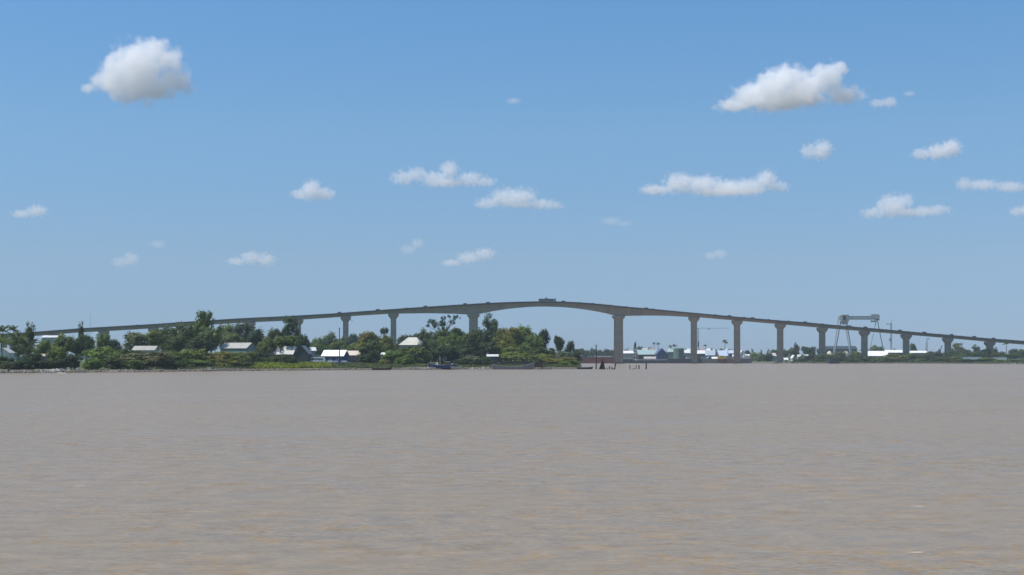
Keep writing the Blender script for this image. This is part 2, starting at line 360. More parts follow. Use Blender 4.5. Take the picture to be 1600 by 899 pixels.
for px, main, spout in PIERS:
    x, y = on_line(px); zt = float(np.interp(px, stations, bots)) + .05; zb = min(gz(px, y), 0) - .6 if px > 905 else gz(px, y) - .6
    rel = Vector((x, y, 0)) - Vector((bx, by, 0))
    hw = 4.55 if main else 2.95; hh = 6.6 if main else 5.6; hd = 4.0 if main else 3.4
    head_h = 4.2 if main else 6.0
    if zt - zb < head_h + 1: head_h = (zt - zb) * .5
    sh = MB().loft([octa(0, 0, zb, hw * 1.06, hd, .7), octa(0, 0, zt - head_h, hw, hd, .7)])
    o = sh.build('pier', CONC, bridge); o.location = rel; o.rotation_euler = (0, 0, BROT)
    hb = MB().loft([octa(0, 0, zt - head_h + .01, hw * 1.01, hd * 1.01, .7), octa(0, 0, zt - head_h * .42, hh, hd * 1.35, .9), octa(0, 0, zt, hh, hd * 1.35, .9)])
    hb.build('pier_head', CONC, o)
    if px > 930 and px < 1230: MB().loft([octa(0, 0, -2, hw * 1.35, hd * 1.5, 1.2), octa(0, 0, 1.3 if main else .9, hw * 1.35, hd * 1.5, 1.2)]).build('pile_cap', CONCD, o)
    if spout: MB().beam((3.2, -4.6, zt - 1.2), (7.6, -4.6, zt - 5.6), .5).beam((3.2, -4.6, zt - 1.2), (6.0, -4.6, zt - 1.0), .3).build('drain_spout', GREYM, o)
def deck_z(px): return float(np.interp(px, stations, tops)) - PAR

# ------------------------------------------------------------------ haze
hz = MB(); hz.box((0, 2250, 45.2), (10900, 5300, 98)); haze = hz.build('haze', None)
hm = bpy.data.materials.new('thin river haze'); hm.use_nodes = True; n = hm.node_tree; n.nodes.remove(n.nodes['Principled BSDF'])
pv = n.nodes.new('ShaderNodeVolumePrincipled'); pv.inputs['Density'].default_value = .000065; pv.inputs['Color'].default_value = (.70, .86, 1.0, 1)
n.links.new(pv.outputs[0], n.nodes['Material Output'].inputs['Volume']); haze.data.materials.append(hm); tag(haze, kind='stuff')
# ------------------------------------------------------------------ vegetation: leafy crowns made of many small leaf faces
def leaf_cloud(rng, centers, radii, nleaf, size, flat=1.0):
    n = len(centers); k = nleaf
    c = np.repeat(np.array(centers), k, 0); r = np.repeat(np.array(radii), k)
    d = rng.normal(size=(n * k, 3)); d /= np.linalg.norm(d, axis=1)[:, None]
    p = c + d * (r * rng.uniform(.25, 1.0, n * k) ** .6)[:, None] * np.array([1, 1, flat])
    mid = np.array(centers).mean(0); o = p - mid; o /= np.linalg.norm(o, axis=1)[:, None] + 1e-9
    nrm = d * .8 + o * .6 + np.array([0, 0, .45]) + rng.normal(size=(n * k, 3)) * .42   # blades face outwards and up, as leaves do
    a = np.cross(nrm, rng.normal(size=(n * k, 3))); a /= np.linalg.norm(a, axis=1)[:, None] + 1e-9
    b = np.cross(nrm, a); b /= np.linalg.norm(b, axis=1)[:, None] + 1e-9
    s = (size * rng.uniform(.6, 1.4, n * k))[:, None]
    q = np.stack([p - a * s, p + b * s * .55, p + a * s, p - b * s * .55], 1).reshape(-1, 3)
    return q
def crown_mesh(name, seed, lobes, nclump, cr, nleaf, size, flat=.8):
    rng = np.random.default_rng(seed); cs, rs = [], []
    vol = np.array([l[3] * l[4] * l[5] for l in lobes]) ** .72; vol /= vol.sum()
    for i in range(nclump):
        l = lobes[rng.choice(len(lobes), p=vol)]
        d = rng.normal(size=3); d /= np.linalg.norm(d); rr = rng.uniform(.35, 1.0) ** .45
        c = np.array(l[:3]) + d * rr * np.array(l[3:6]); cs.append(c); rs.append(cr * rng.uniform(.65, 1.35))
    q = leaf_cloud(rng, cs, rs, nleaf, size, flat); q[:, 2] = np.maximum(q[:, 2], .005)
    me = bpy.data.meshes.new(name); nf = len(q) // 4
    me.vertices.add(len(q)); me.vertices.foreach_set('co', q.astype(np.float32).ravel())
    me.loops.add(nf * 4); me.loops.foreach_set('vertex_index', np.arange(nf * 4, dtype=np.int32))
    me.polygons.add(nf); me.polygons.foreach_set('loop_start', np.arange(0, nf * 4, 4, dtype=np.int32))
    me.update(calc_edges=True); me.materials.append(LEAF); return me, cs
def trunk_mesh(name, seed, h, r, tips, lean=.02):
    rnd = random.Random(seed); m = MB()
    top = (rnd.uniform(-lean, lean) * 3, rnd.uniform(-lean, lean) * 3, h)
    m.tube([(0, 0, -.03), (top[0] * .4, top[1] * .4, h * .5), top], [r, r * .75, r * .55], 6)
    for t in tips:
        mid = (top[0] * .5 + t[0] * .5, top[1] * .5 + t[1] * .5, h * .45 + t[2] * .55)
        m.tube([(top[0] * .9, top[1] * .9, h * .93), mid, t], [r * .5, r * .34, r * .14], 5)
    return m.mesh(name, BARK)
PROTO = {}
def proto(kind, seed, lobes, nclump, cr, nleaf, size, th, tr, ntips=6, flat=.8):
    cm, cs = crown_mesh('crown', seed, lobes, nclump, cr, nleaf, size, flat)
    rnd = random.Random(seed); tips = rnd.sample(cs, min(ntips, len(cs)))
    PROTO.setdefault(kind, []).append((cm, trunk_mesh('trunk', seed, th, tr, tips)))
def rl(seed, n, rx, z0, z1, s0, s1, zz=.8):
    r = random.Random(seed); out = []
    for i in range(n):
        a = i / n * 6.283 + r.uniform(-.5, .5); d = r.uniform(.25, 1) * rx; s = r.uniform(s0, s1)
        out.append((d * math.cos(a), d * math.sin(a), r.uniform(z0, z1), s, s, s * zz))
    return out
# unit trees: height 1, radius about .5
for s in range(5):       # broad spreading crowns with uneven lobes
    proto('broad', 10 + s, [(0, 0, .62, .30, .30, .26)] + rl(10 + s, 7, .32, .42, .84, .11, .2), 100, .105, 56, .025, .36, .028, 8)
for s in range(3):       # taller, narrower and ragged
    proto('tall', 30 + s, [(0, 0, .55, .26, .26, .36)] + rl(30 + s, 7, .28, .35, .9, .1, .17, 1.1), 90, .10, 54, .025, .3, .022, 8)
for s in range(4):       # bushes that carry leaves to the ground
    proto('bush', 50 + s, [(0, 0, .38, .38, .38, .42)] + rl(50 + s, 7, .36, .2, .8, .12, .22), 95, .13, 52, .034, .2, .02, 6)
for s in range(2):       # airy crown of separate flat tufts
    proto('airy', 70 + s, [(-.40, 0, .80, .08, .1, .05), (-.28, .1, .86, .09, .1, .05), (-.16, -.1, .78, .10, .1, .06), (0, .1, .82, .10, .1, .05), (.04, -.2, .91, .06, .06, .04), (.14, 0, .95, .08, .1, .04), (.27, .1, .85, .07, .1, .04), (.34, -.1, .93, .06, .06, .05), (.44, 0, .90, .05, .05, .05), (.42, .1, .97, .04, .04, .03), (.06, 0, .70, .10, .1, .04)], 130, .036, 26, .013, .58, .016, 16)
proto('flat', 80, [(0, 0, .90, .44, .44, .07), (.1, 0, .86, .36, .3, .05)], 46, .06, 34, .025, .7, .02, 8)
for s in range(2):       # slim cone shaped crowns
    proto('cone', 90 + s, [(0, 0, .25, .34, .34, .16), (0, 0, .45, .26, .26, .16), (.03, 0, .64, .18, .18, .14), (0, 0, .82, .10, .1, .12), (0, 0, .93, .05, .05, .06)], 70, .07, 30, .028, .5, .02, 3)
for s in range(2):
    proto('slim', 95 + s, [(0, 0, .6, .3, .3, .34), (.1, 0, .82, .2, .2, .14), (-.1, .05, .45, .28, .28, .2)], 55, .12, 44, .04, .4, .03, 4)
# palms: a bent ringed stem and drooping fronds, each frond its own part
def frond_mesh(seed):
    r = random.Random(seed); m = MB(); pts = []
    for i in range(9):
        t = i / 8; pts.append(Vector((t * .92, 0, .36 * t - .62 * t * t)))
    m.tube(pts, [.013 * (1 - .8 * i / 8) for i in range(9)], 3)
    for i in range(1, 9):
        for k in range(2):
            p = pts[i].lerp(pts[i - 1], k * .5); ln = .30 * math.sin(math.pi * min(.98, (i - k * .5) / 8 * .85 + .15)) + .05
            for s in (-1, 1):
                q = p + Vector((ln * .45, s * ln * .75, -ln * r.uniform(.35, .6)))
                m.add([p + Vector((-.03, 0, 0)), p + Vector((.03, 0, 0)), q + Vector((.012, 0, 0)), q + Vector((-.012, 0, 0))], [(0, 1, 2, 3)])
    return m.mesh('frond', LEAF)
FRONDS = [frond_mesh(s) for s in range(3)]
def palm(px, ytop, wpx, Y, col, label, base=None, group=None, nf=12, seed=0):
    g = G(px, Y) if base is None else Vector((P(px, 0, Y).x, Y, base)); top = P(px, ytop, Y).z
    o = empty('coconut_palm', g, 0, label, 'palm', group); r = random.Random(int(px * 7 + seed)); fl = wpx * pxm(Y) * .56
    h = top - g.z - fl * .22; bx_, by_ = r.uniform(-.06, .06) * h, r.uniform(-.05, .05) * h
    MB().tube([(0, 0, -.4), (bx_ * .2, by_ * .2, h * .4), (bx_ * .6, by_ * .6, h * .75), (bx_, by_, h)], [q * (1.6 if Y > 1300 else 1.0) for q in (.34, .24, .2, .17)], 7).build('trunk', BARK, o)
    for i in range(nf):
        f = link('frond', FRONDS[i % 3], o, col); f.location = (bx_, by_, h)
        up = r.uniform(-.75, .35) if i % 4 else -.95
        f.rotation_euler = (r.uniform(-.3, .3), up, i / nf * 6.283 + r.uniform(-.25, .25)); f.scale = [fl * r.uniform(.85, 1.12)] * 3
    return o
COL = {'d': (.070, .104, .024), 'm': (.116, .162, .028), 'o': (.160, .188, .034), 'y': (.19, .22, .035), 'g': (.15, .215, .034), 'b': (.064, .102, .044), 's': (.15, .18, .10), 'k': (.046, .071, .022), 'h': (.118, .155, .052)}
NAMES = {'broad': ('broadleaf_tree', 'tree'), 'tall': ('tall_tree', 'tree'), 'bush': ('bush', 'bush'), 'airy': ('open_crowned_tree', 'tree'), 'flat': ('flat_topped_tree', 'tree'), 'cone': ('conical_tree', 'tree'), 'slim': ('slender_tree', 'tree')}
TREE_N = [0]
def tree(kind, px, ytop, wpx, Y, c, label, group=None, zoff=0.0):
    TREE_N[0] += 1; k = TREE_N[0]; g = G(px, Y); g.z += zoff; top = P(px, ytop, Y).z; nm, cat = NAMES[kind]
    r = random.Random(k * 31 + 5); h = max(1.2, top - g.z) / .97; wd = wpx * pxm(Y) * (1.12 if Y < 1300 else 1.22) * (1.0 if kind in ('broad', 'bush', 'tall') else .9)
    cm, tm = PROTO[kind][k % len(PROTO[kind])]
    o = empty(nm, (g.x, g.y, g.z - .15), 0 if kind == 'airy' else r.uniform(0, 6.28), label, cat, group)
    j = r.uniform(.92, 1.08); o.scale = (wd * j, wd * j, h)
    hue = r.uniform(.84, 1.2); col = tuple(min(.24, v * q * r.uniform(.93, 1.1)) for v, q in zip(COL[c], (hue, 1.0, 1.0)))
    link('trunk', tm, o); link('crown' if cat == 'tree' else 'foliage', cm, o, col)
    return o
T = tree
# --- left bank, from the frame's left edge to the spit
palm(7, 513.5, 26, 668, COL['d'], 'ragged palm rising behind the white house wall at the bank\'s left end')
palm(20, 513, 22, 690, COL['d'], 'slim palm whose top stands just left of the tall dark tree')
palm(27, 529, 46, 606, COL['d'], 'big palm with drooping glossy fronds overhanging the white house wall')
palm(45, 536, 40, 600, COL['k'], 'dark low palm with wide fronds beside the red brown roof')
palm(4, 529, 34, 622, COL['m'], 'palm with lit olive fronds over the white house wall')
T('tall', 46, 508, 26, 720, 'd', 'tall dark tree above the palms, breaking the line of the bridge')
T('broad', 30, 522, 44, 740, 'd', 'dark spreading tree filling the gap behind the palms')
T('bush', 8, 553, 30, 592, 'd', 'dark shrub in front of the white house wall')
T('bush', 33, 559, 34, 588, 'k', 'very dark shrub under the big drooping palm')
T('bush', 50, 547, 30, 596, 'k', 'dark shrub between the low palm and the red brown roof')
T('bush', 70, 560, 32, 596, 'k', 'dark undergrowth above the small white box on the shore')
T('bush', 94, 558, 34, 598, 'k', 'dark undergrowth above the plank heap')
T('bush', 16, 564, 36, 582, 'k', 'dark undergrowth behind the brown stake')
T('broad', 68, 528, 34, 690, 'o', 'olive tree behind the red brown roof')
T('broad', 100, 519, 46, 680, 'o', 'olive green tree right of the red brown roof')
T('bush', 92, 540, 34, 625, 'm', 'green bush overhanging the pale veranda roof')
T('bush', 112, 551, 30, 600, 'k', 'dark bush just behind the concrete block on the shore')
T('tall', 127, 507, 17, 760, 'k', 'narrow black green tree whose round top pokes above the bridge deck')
T('broad', 134, 519, 38, 725, 'd', 'dense dark tree just below the deck, left of the pale tower')
T('broad', 120, 527, 40, 700, 'k', 'blackish tree between the olive tree and the pale tower')
T('broad', 163, 516.5, 28, 760, 'm', 'small green tree right of the pale tower')
T('broad', 178, 527, 28, 790, 'b', 'bluish tree in the dip beneath the deck')
T('bush', 163, 538, 58, 640, 'o', 'big olive bush with a sunlit dome by the shore')
T('bush', 145, 558, 34, 602, 'm', 'low bush right of the concrete block')
T('bush', 181, 556, 44, 612, 'd', 'dark bush at the foot of the big olive bush')
T('bush', 205, 541, 44, 655, 'd', 'dark green bush left of the half hidden pale roof')
T('broad', 214, 515, 54, 770, 'h', 'grey green tree standing clear right of the gap below the deck')
T('broad', 240, 513, 40, 800, 'm', 'round tree touching the underside of the deck')
T('broad', 262, 507, 42, 830, 'b', 'bluish tree crossing the bridge deck left of the tallest crown')
T('bush', 226, 545.8, 74, 634, 'h', 'wide grey green bush in front of the half hidden pale roof')
T('bush', 205, 561, 40, 617, 'm', 'low green bush at the waterline left of the wide grey green bush')
T('bush', 264, 545, 48, 655, 'm', 'green bush right of the half hidden pale roof')
T('bush', 300, 543, 56, 675, 'o', 'olive bush on the shore below the tallest crown')
T('bush', 272, 560, 46, 645, 'd', 'dark bush at the waterline under the olive bush')
T('bush', 312, 560, 40, 658, 'm', 'mid green bush at the waterline near the shore rocks')
T('broad', 290, 499, 58, 780, 'd', 'dark left shoulder of the tallest group of trees')
T('tall', 318, 487, 46, 770, 'm', 'tallest tree on the left bank, its crown well above the deck')
T('broad', 330, 508, 44, 740, 'h', 'grey green tree in front of the tallest crown')
T('broad', 275, 520, 50, 745, 'd', 'shaded tree below the left shoulder of the tallest trees')
T('broad', 310, 525, 54, 725, 'k', 'deep shaded tree at the foot of the tallest crown')
T('broad', 352, 500, 44, 840, 'm', 'tree just reaching the deck right of the tallest crown')
T('broad', 380, 499, 44, 850, 'b', 'bluish tree reaching the deck by the first visible pier')
T('broad', 360, 517, 50, 790, 'h', 'grey green tree behind the gabled house roof')
T('broad', 398, 510, 38, 800, 'b', 'bluish tree right of the first visible pier')
T('broad', 418, 524, 44, 780, 'm', 'green tree between the gabled house and the long white roof')
T('tall', 455, 496, 38, 830, 'd', 'tall square topped tree growing up to the underside of the deck')
T('broad', 430, 509, 34, 815, 'd', 'dark tree at the left foot of the square topped tree')
T('broad', 447, 523, 60, 785, 'm', 'wide tree behind the long white roof')
T('broad', 475, 519, 24, 800, 'k', 'small dark round tree right of the square topped tree')
T('bush', 340, 545.5, 44, 690, 'o', 'olive scrub in front of the gabled house')
T('bush', 374, 548, 46, 690, 'm', 'green scrub left of the bright grass')
T('bush', 356, 560, 44, 674, 'o', 'low scrub above the shore rocks below the gabled house')
T('bush', 359, 547, 46, 705, 'm', 'green scrub hiding the walls of the gabled house')
T('bush', 388, 545.5, 26, 715, 'm', 'green bush at the right corner of the gabled house')
T('bush', 430, 553, 34, 735, 'd', 'dark shrub against the front of the long white roofed house')
T('bush', 408, 547, 30, 745, 'd', 'dark bush against the left end of the long white roof')
T('bush', 453, 551, 24, 722, 'd', 'dark bush standing in the bright grass')
T('bush', 384, 564, 26, 680, 'd', 'small dark shrub at the left edge of the bright grass')
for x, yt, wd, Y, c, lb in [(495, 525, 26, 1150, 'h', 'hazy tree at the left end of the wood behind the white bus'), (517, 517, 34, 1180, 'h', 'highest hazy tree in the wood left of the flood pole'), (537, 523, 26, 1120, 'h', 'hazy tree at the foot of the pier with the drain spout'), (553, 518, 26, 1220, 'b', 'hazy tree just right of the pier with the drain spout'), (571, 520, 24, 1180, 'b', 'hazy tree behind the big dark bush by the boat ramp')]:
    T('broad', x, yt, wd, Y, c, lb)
for x, yt, wd, Y, c, lb in [(500, 535, 36, 980, 'm', 'green tree behind the white bus'), (530, 531, 44, 1000, 'm', 'green tree behind the white roofed blue shed'), (556, 533, 36, 960, 'm', 'green tree behind the long beige roof')]:
    T('broad', x, yt, wd, Y, c, lb)
T('broad', 575, 514, 38, 850, 'o', 'olive crowned tree above the big dark bush right of the beige roof')
T('bush', 578, 528, 44, 795, 'd', 'big dark bush right of the beige roof')
T('flat', 601, 512.5, 17, 1000, 'b', 'small flat topped tree left of the second clear pier')
T('broad', 602, 521, 46, 850, 'm', 'green tree beneath the flat topped tree')
T('bush', 575, 549, 34, 775, 'k', 'blackish bush at the shore right of the beige roof')
T('broad', 630, 520, 34, 1050, 'b', 'bluish tree just right of the second clear pier')
T('broad', 648, 519, 30, 1020, 'b', 'bluish tree behind the cream hip roof')
T('bush', 617, 545, 40, 785, 'g', 'bright leafy bush on the shore below the cream hip roof')
T('bush', 632, 554, 30, 765, 'm', 'green bush at the waterline right of the bright leafy bush')
T('bush', 600, 560, 18, 760, 'y', 'small yellow green plant on the shore')
T('bush', 655, 540, 42, 795, 'm', 'smooth round green bush left of the blue fishing boat')
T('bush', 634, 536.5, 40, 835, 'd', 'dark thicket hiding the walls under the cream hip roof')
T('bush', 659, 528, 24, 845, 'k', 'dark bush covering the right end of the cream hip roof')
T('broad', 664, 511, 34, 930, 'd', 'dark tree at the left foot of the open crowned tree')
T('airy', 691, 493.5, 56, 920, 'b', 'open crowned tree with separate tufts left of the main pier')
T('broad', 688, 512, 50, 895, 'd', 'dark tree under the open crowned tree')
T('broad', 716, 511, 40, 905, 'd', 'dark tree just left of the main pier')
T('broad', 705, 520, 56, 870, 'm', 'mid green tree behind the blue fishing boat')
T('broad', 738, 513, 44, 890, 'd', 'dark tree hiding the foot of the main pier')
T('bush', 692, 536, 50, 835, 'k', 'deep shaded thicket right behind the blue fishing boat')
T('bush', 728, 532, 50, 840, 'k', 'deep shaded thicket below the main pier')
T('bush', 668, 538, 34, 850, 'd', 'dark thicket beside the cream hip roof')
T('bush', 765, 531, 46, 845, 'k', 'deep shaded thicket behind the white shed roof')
T('tall', 768, 494.5, 36, 915, 'b', 'tall bluish tree just right of the main pier')
T('broad', 752, 508, 34, 900, 'd', 'dark tree between the main pier and the tall bluish tree')
T('broad', 787, 508, 36, 900, 'm', 'green tree right of the tall bluish tree')
T('broad', 806, 510, 42, 890, 'o', 'sunlit olive tree below the rising arch')
T('broad', 822, 505, 40, 900, 'g', 'bright green tree below the rising arch')
T('broad', 790, 522, 50, 860, 'o', 'wide olive tree over the white shed roof')
T('broad', 835, 518, 40, 880, 'm', 'green tree left of the dark ragged tree')
T('broad', 849, 510, 27, 895, 'k', 'dark ragged tree at the end of the dense left bank wood')
T('bush', 800, 536, 60, 850, 'm', 'shaded green thicket above the grey longboat')
T('bush', 838, 540, 50, 855, 'd', 'dark thicket under the ragged end tree')
T('bush', 735, 553, 26, 785, 's', 'silvery leafed bush right of the blue fishing boat')
T('bush', 755, 555, 32, 785, 'd', 'dark bush left of the white shed roof')
T('bush', 720, 558, 20, 775, 'd', 'small dark bush behind the blue boat\'s stern')
T('bush', 806, 548, 66, 815, 'o', 'creeper covered olive mound behind the grey longboat')
T('bush', 836, 554, 26, 800, 'm', 'small round bush on the creeper covered mound')
T('bush', 845, 551, 54, 825, 'o', 'creeper covered slope right of the grey longboat')
T('bush', 872, 556, 52, 815, 'o', 'low creeper slope running down to the spit')
T('bush', 888, 562, 34, 800, 'o', 'lowest tuft of creeper at the tip of the spit')
T('broad', 874, 523, 20, 905, 'd', 'dark tree standing alone near the tip of the spit')
T('broad', 890.5, 530, 19, 905, 'b', 'bluish tree right of the lone dark tree on the spit')
T('bush', 882, 545, 26, 880, 's', 'silvery bush between the two trees on the spit')
T('bush', 901, 542, 16, 890, 'd', 'small dark bush at the end of the spit')
T('tall', 863, 544, 16, 900, 'm', 'young tree filling the gap on the spit')
# --- far bank and town, seen below the main span and to its right
row = [(905, 544), (915, 546), (926, 543), (937, 545), (948, 544), (957, 546)]
far_lb = ['small hazy tree right beside the tip of the spit', 'hazy tree in a dip of the far tree line beyond the spit', 'highest hazy tree of the far tree line, left of the tall dark pole', 'hazy tree just right of the tall dark pole', 'hazy tree midway between the tall dark pole and the far main pier', 'hazy tree touching the left side of the far main pier']
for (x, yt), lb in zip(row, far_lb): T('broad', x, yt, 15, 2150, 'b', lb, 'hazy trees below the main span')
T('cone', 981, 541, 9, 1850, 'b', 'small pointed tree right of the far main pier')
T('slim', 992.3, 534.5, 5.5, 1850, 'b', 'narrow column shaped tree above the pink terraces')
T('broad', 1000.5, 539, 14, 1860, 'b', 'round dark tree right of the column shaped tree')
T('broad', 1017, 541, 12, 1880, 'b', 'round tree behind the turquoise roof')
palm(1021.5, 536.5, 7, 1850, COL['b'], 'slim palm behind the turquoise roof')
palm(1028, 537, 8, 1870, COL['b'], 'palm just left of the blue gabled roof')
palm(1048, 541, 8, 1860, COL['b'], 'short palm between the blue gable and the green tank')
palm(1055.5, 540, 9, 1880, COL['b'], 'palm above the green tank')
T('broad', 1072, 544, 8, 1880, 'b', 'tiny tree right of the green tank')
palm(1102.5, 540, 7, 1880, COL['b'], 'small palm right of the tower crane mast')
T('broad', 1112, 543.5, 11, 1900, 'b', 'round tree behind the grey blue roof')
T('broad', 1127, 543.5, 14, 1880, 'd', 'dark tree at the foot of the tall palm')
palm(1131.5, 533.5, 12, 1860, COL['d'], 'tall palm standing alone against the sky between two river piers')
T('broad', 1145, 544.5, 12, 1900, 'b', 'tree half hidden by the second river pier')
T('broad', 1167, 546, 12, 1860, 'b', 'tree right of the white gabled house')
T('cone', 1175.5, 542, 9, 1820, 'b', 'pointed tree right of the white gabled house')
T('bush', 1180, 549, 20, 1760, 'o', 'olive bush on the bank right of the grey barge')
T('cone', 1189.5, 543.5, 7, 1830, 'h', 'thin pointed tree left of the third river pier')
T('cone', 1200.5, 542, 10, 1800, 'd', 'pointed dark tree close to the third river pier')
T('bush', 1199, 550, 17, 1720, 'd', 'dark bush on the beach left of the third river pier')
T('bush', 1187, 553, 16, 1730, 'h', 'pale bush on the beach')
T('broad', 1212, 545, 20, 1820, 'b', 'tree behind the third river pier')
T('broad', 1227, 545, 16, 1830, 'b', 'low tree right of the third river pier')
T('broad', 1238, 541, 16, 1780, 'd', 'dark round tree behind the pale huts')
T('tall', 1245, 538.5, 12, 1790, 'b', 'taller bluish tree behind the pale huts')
T('broad', 1261, 540.5, 18, 1780, 'd', 'dark tree between the pale huts and the first bank pier')
T('tall', 1270, 542, 14, 1790, 'b', 'bluish tree left of the first bank pier')
T('broad', 1285, 542, 22, 1800, 'm', 'green tree behind the first bank pier')
T('bush', 1266, 553, 26, 1640, 'd', 'dark shore bush below the bluish tree')
T('bush', 1285, 551, 24, 1620, 'd', 'dark shore bush at the first bank pier')
T('bush', 1252, 559, 22, 1610, 'k', 'blackish low bush at the waterline by the pale huts')
T('bush', 1276, 560, 24, 1600, 'd', 'low dark bush at the waterline left of the dark caisson')
T('bush', 1310, 547, 24, 1600, 'h', 'brownish bush between the two cream domes')
T('bush', 1302, 553, 22, 1590, 'd', 'dark bush behind the dark caisson')
T('bush', 1295, 554.5, 14, 1610, 'm', 'small bush in front of the left cream dome')
T('bush', 1321, 555.5, 17, 1600, 'd', 'small bush in front of the larger cream dome')
T('bush', 1338, 557, 22, 1600, 'o', 'low olive bush left of the second bank pier')
T('bush', 1382, 556.5, 22, 1610, 'm', 'low bush under the right end of the big white roof')
T('bush', 1362, 555.5, 20, 1615, 'd', 'dark bush under the left end of the big white roof')
T('bush', 1334, 547, 26, 1680, 'm', 'green bush right of the cream dome')
T('bush', 1328, 557, 18, 1590, 'd', 'small dark bush in the grass below the cream dome')
T('bush', 1347, 553, 24, 1600, 'd', 'dark bush at the foot of the second bank pier')
T('broad', 1369, 538.5, 30, 1840, 'm', 'round green tree between the gantry crane\'s thin legs')
T('broad', 1350, 543, 18, 1860, 'b', 'tree behind the second bank pier')
T('bush', 1368, 559, 26, 1605, 'm', 'low bush in front of the big white roof')
T('bush', 1358, 561, 16, 1600, 'd', 'small dark bush left of the low bush by the big white roof')
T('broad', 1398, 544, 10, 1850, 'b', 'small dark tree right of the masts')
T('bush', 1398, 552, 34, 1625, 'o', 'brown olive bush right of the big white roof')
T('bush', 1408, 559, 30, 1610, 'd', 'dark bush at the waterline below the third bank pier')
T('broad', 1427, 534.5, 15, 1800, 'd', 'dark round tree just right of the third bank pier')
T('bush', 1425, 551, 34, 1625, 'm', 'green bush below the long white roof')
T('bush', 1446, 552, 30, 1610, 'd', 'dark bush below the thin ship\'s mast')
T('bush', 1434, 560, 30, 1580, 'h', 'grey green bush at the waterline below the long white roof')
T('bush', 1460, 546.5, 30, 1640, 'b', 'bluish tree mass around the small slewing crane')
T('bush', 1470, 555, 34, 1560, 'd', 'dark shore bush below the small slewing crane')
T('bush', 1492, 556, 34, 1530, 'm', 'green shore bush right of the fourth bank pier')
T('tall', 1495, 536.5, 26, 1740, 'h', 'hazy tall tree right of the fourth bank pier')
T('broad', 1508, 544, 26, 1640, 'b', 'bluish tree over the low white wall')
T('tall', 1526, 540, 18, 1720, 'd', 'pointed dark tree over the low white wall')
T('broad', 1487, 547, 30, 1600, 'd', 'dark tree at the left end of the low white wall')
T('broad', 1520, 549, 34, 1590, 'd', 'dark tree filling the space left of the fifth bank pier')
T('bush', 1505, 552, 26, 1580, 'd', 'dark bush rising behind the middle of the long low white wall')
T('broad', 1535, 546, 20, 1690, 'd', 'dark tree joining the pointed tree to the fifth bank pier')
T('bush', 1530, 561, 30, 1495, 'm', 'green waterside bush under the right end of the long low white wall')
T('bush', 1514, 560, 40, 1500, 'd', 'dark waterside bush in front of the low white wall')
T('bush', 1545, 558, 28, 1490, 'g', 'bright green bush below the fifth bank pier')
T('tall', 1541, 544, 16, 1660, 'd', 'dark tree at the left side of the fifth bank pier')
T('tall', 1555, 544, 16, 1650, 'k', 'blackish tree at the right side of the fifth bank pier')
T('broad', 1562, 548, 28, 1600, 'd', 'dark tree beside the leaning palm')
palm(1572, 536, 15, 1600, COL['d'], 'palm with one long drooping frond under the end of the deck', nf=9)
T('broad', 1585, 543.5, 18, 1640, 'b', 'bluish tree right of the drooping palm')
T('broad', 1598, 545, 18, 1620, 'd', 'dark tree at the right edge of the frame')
T('broad', 1580, 551, 34, 1560, 'd', 'dark tree behind the second low white wall')
T('bush', 1572, 561, 34, 1465, 'g', 'grassy bush above the tan beach')
T('bush', 1596, 560, 30, 1460, 'o', 'olive bush at the right end of the tan beach')

# grass and distant woods, too many to count
def grass(name, areas, n, h, wd, col, seed):
    rng = random.Random(seed); vs, fs = [], []
    for x0, x1, d0, d1, wgt in areas:
        for _ in range(int(n * wgt)):
            px = rng.uniform(x0, x1); sh = interp(SHORE_L if px <= 905 else SHORE_R, px); Y = sh + d0 + (d1 - d0) * rng.random()
            g = G(px, Y); a = rng.uniform(0, 3.14); q = wd * rng.uniform(.5, 1.3); hh = h * rng.uniform(.5, 1.25); lx, ly = rng.uniform(-1.1, 1.1) * hh, rng.uniform(-1.1, 1.1) * hh
            k = len(vs); ca, sa = math.cos(a) * q, math.sin(a) * q
            vs += [(g.x - ca, g.y - sa, g.z - .1), (g.x + ca, g.y + sa, g.z - .1), (g.x + lx + ca * .3, g.y + ly + sa * .3, g.z + hh), (g.x + lx - ca * .3, g.y + ly - sa * .3, g.z + hh)]
            fs.append((k, k + 1, k + 2, k + 3))
    me = bpy.data.meshes.new(name); me.from_pydata(vs, [], fs); me.materials.append(LEAF)
    return tag(link(name, me, None, col), kind='stuff')
grass('bright_grass', [(394, 515, 9, 70, 1.0)], 9000, 1.3, .35, (.22, .26, .03), 1)
grass('shore_grass', [(330, 400, 6, 50, .3), (505, 600, 8, 70, .6), (600, 780, 8, 40, .3), (780, 905, 5, 70, .9), (190, 330, 7, 30, .3)], 9000, .9, .35, (.11, .135, .045), 2)
grass('far_bank_grass', [(1235, 1600, 4, 45, 1.0), (1318, 1390, 5, 60, .4)], 9000, 1.0, .5, (.115, .140, .055), 3)
def woods():
    rng = np.random.default_rng(8); cs, rs = [], []
    for px in np.arange(-60, 1660, 1.6):
        if 420 < px < 480: continue
        Y = rng.uniform(2600, 2900); z = 2.4; h = rng.uniform(9, 17) * (1.0 if px < 905 else .8)
        x = (px - CX) / F * Y
        for _ in range(3): cs.append((x + rng.uniform(-4, 4), Y + rng.uniform(-6, 6), z + h * rng.uniform(.15, .85))); rs.append(rng.uniform(2.4, 4.0))
    q = leaf_cloud(rng, cs, rs, 26, 1.3)
    me = bpy.data.meshes.new('distant_woods'); me.from_pydata(q.tolist(), [], np.arange(len(q)).reshape(-1, 4).tolist()); me.materials.append(LEAF)
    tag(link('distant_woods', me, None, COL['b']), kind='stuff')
woods()
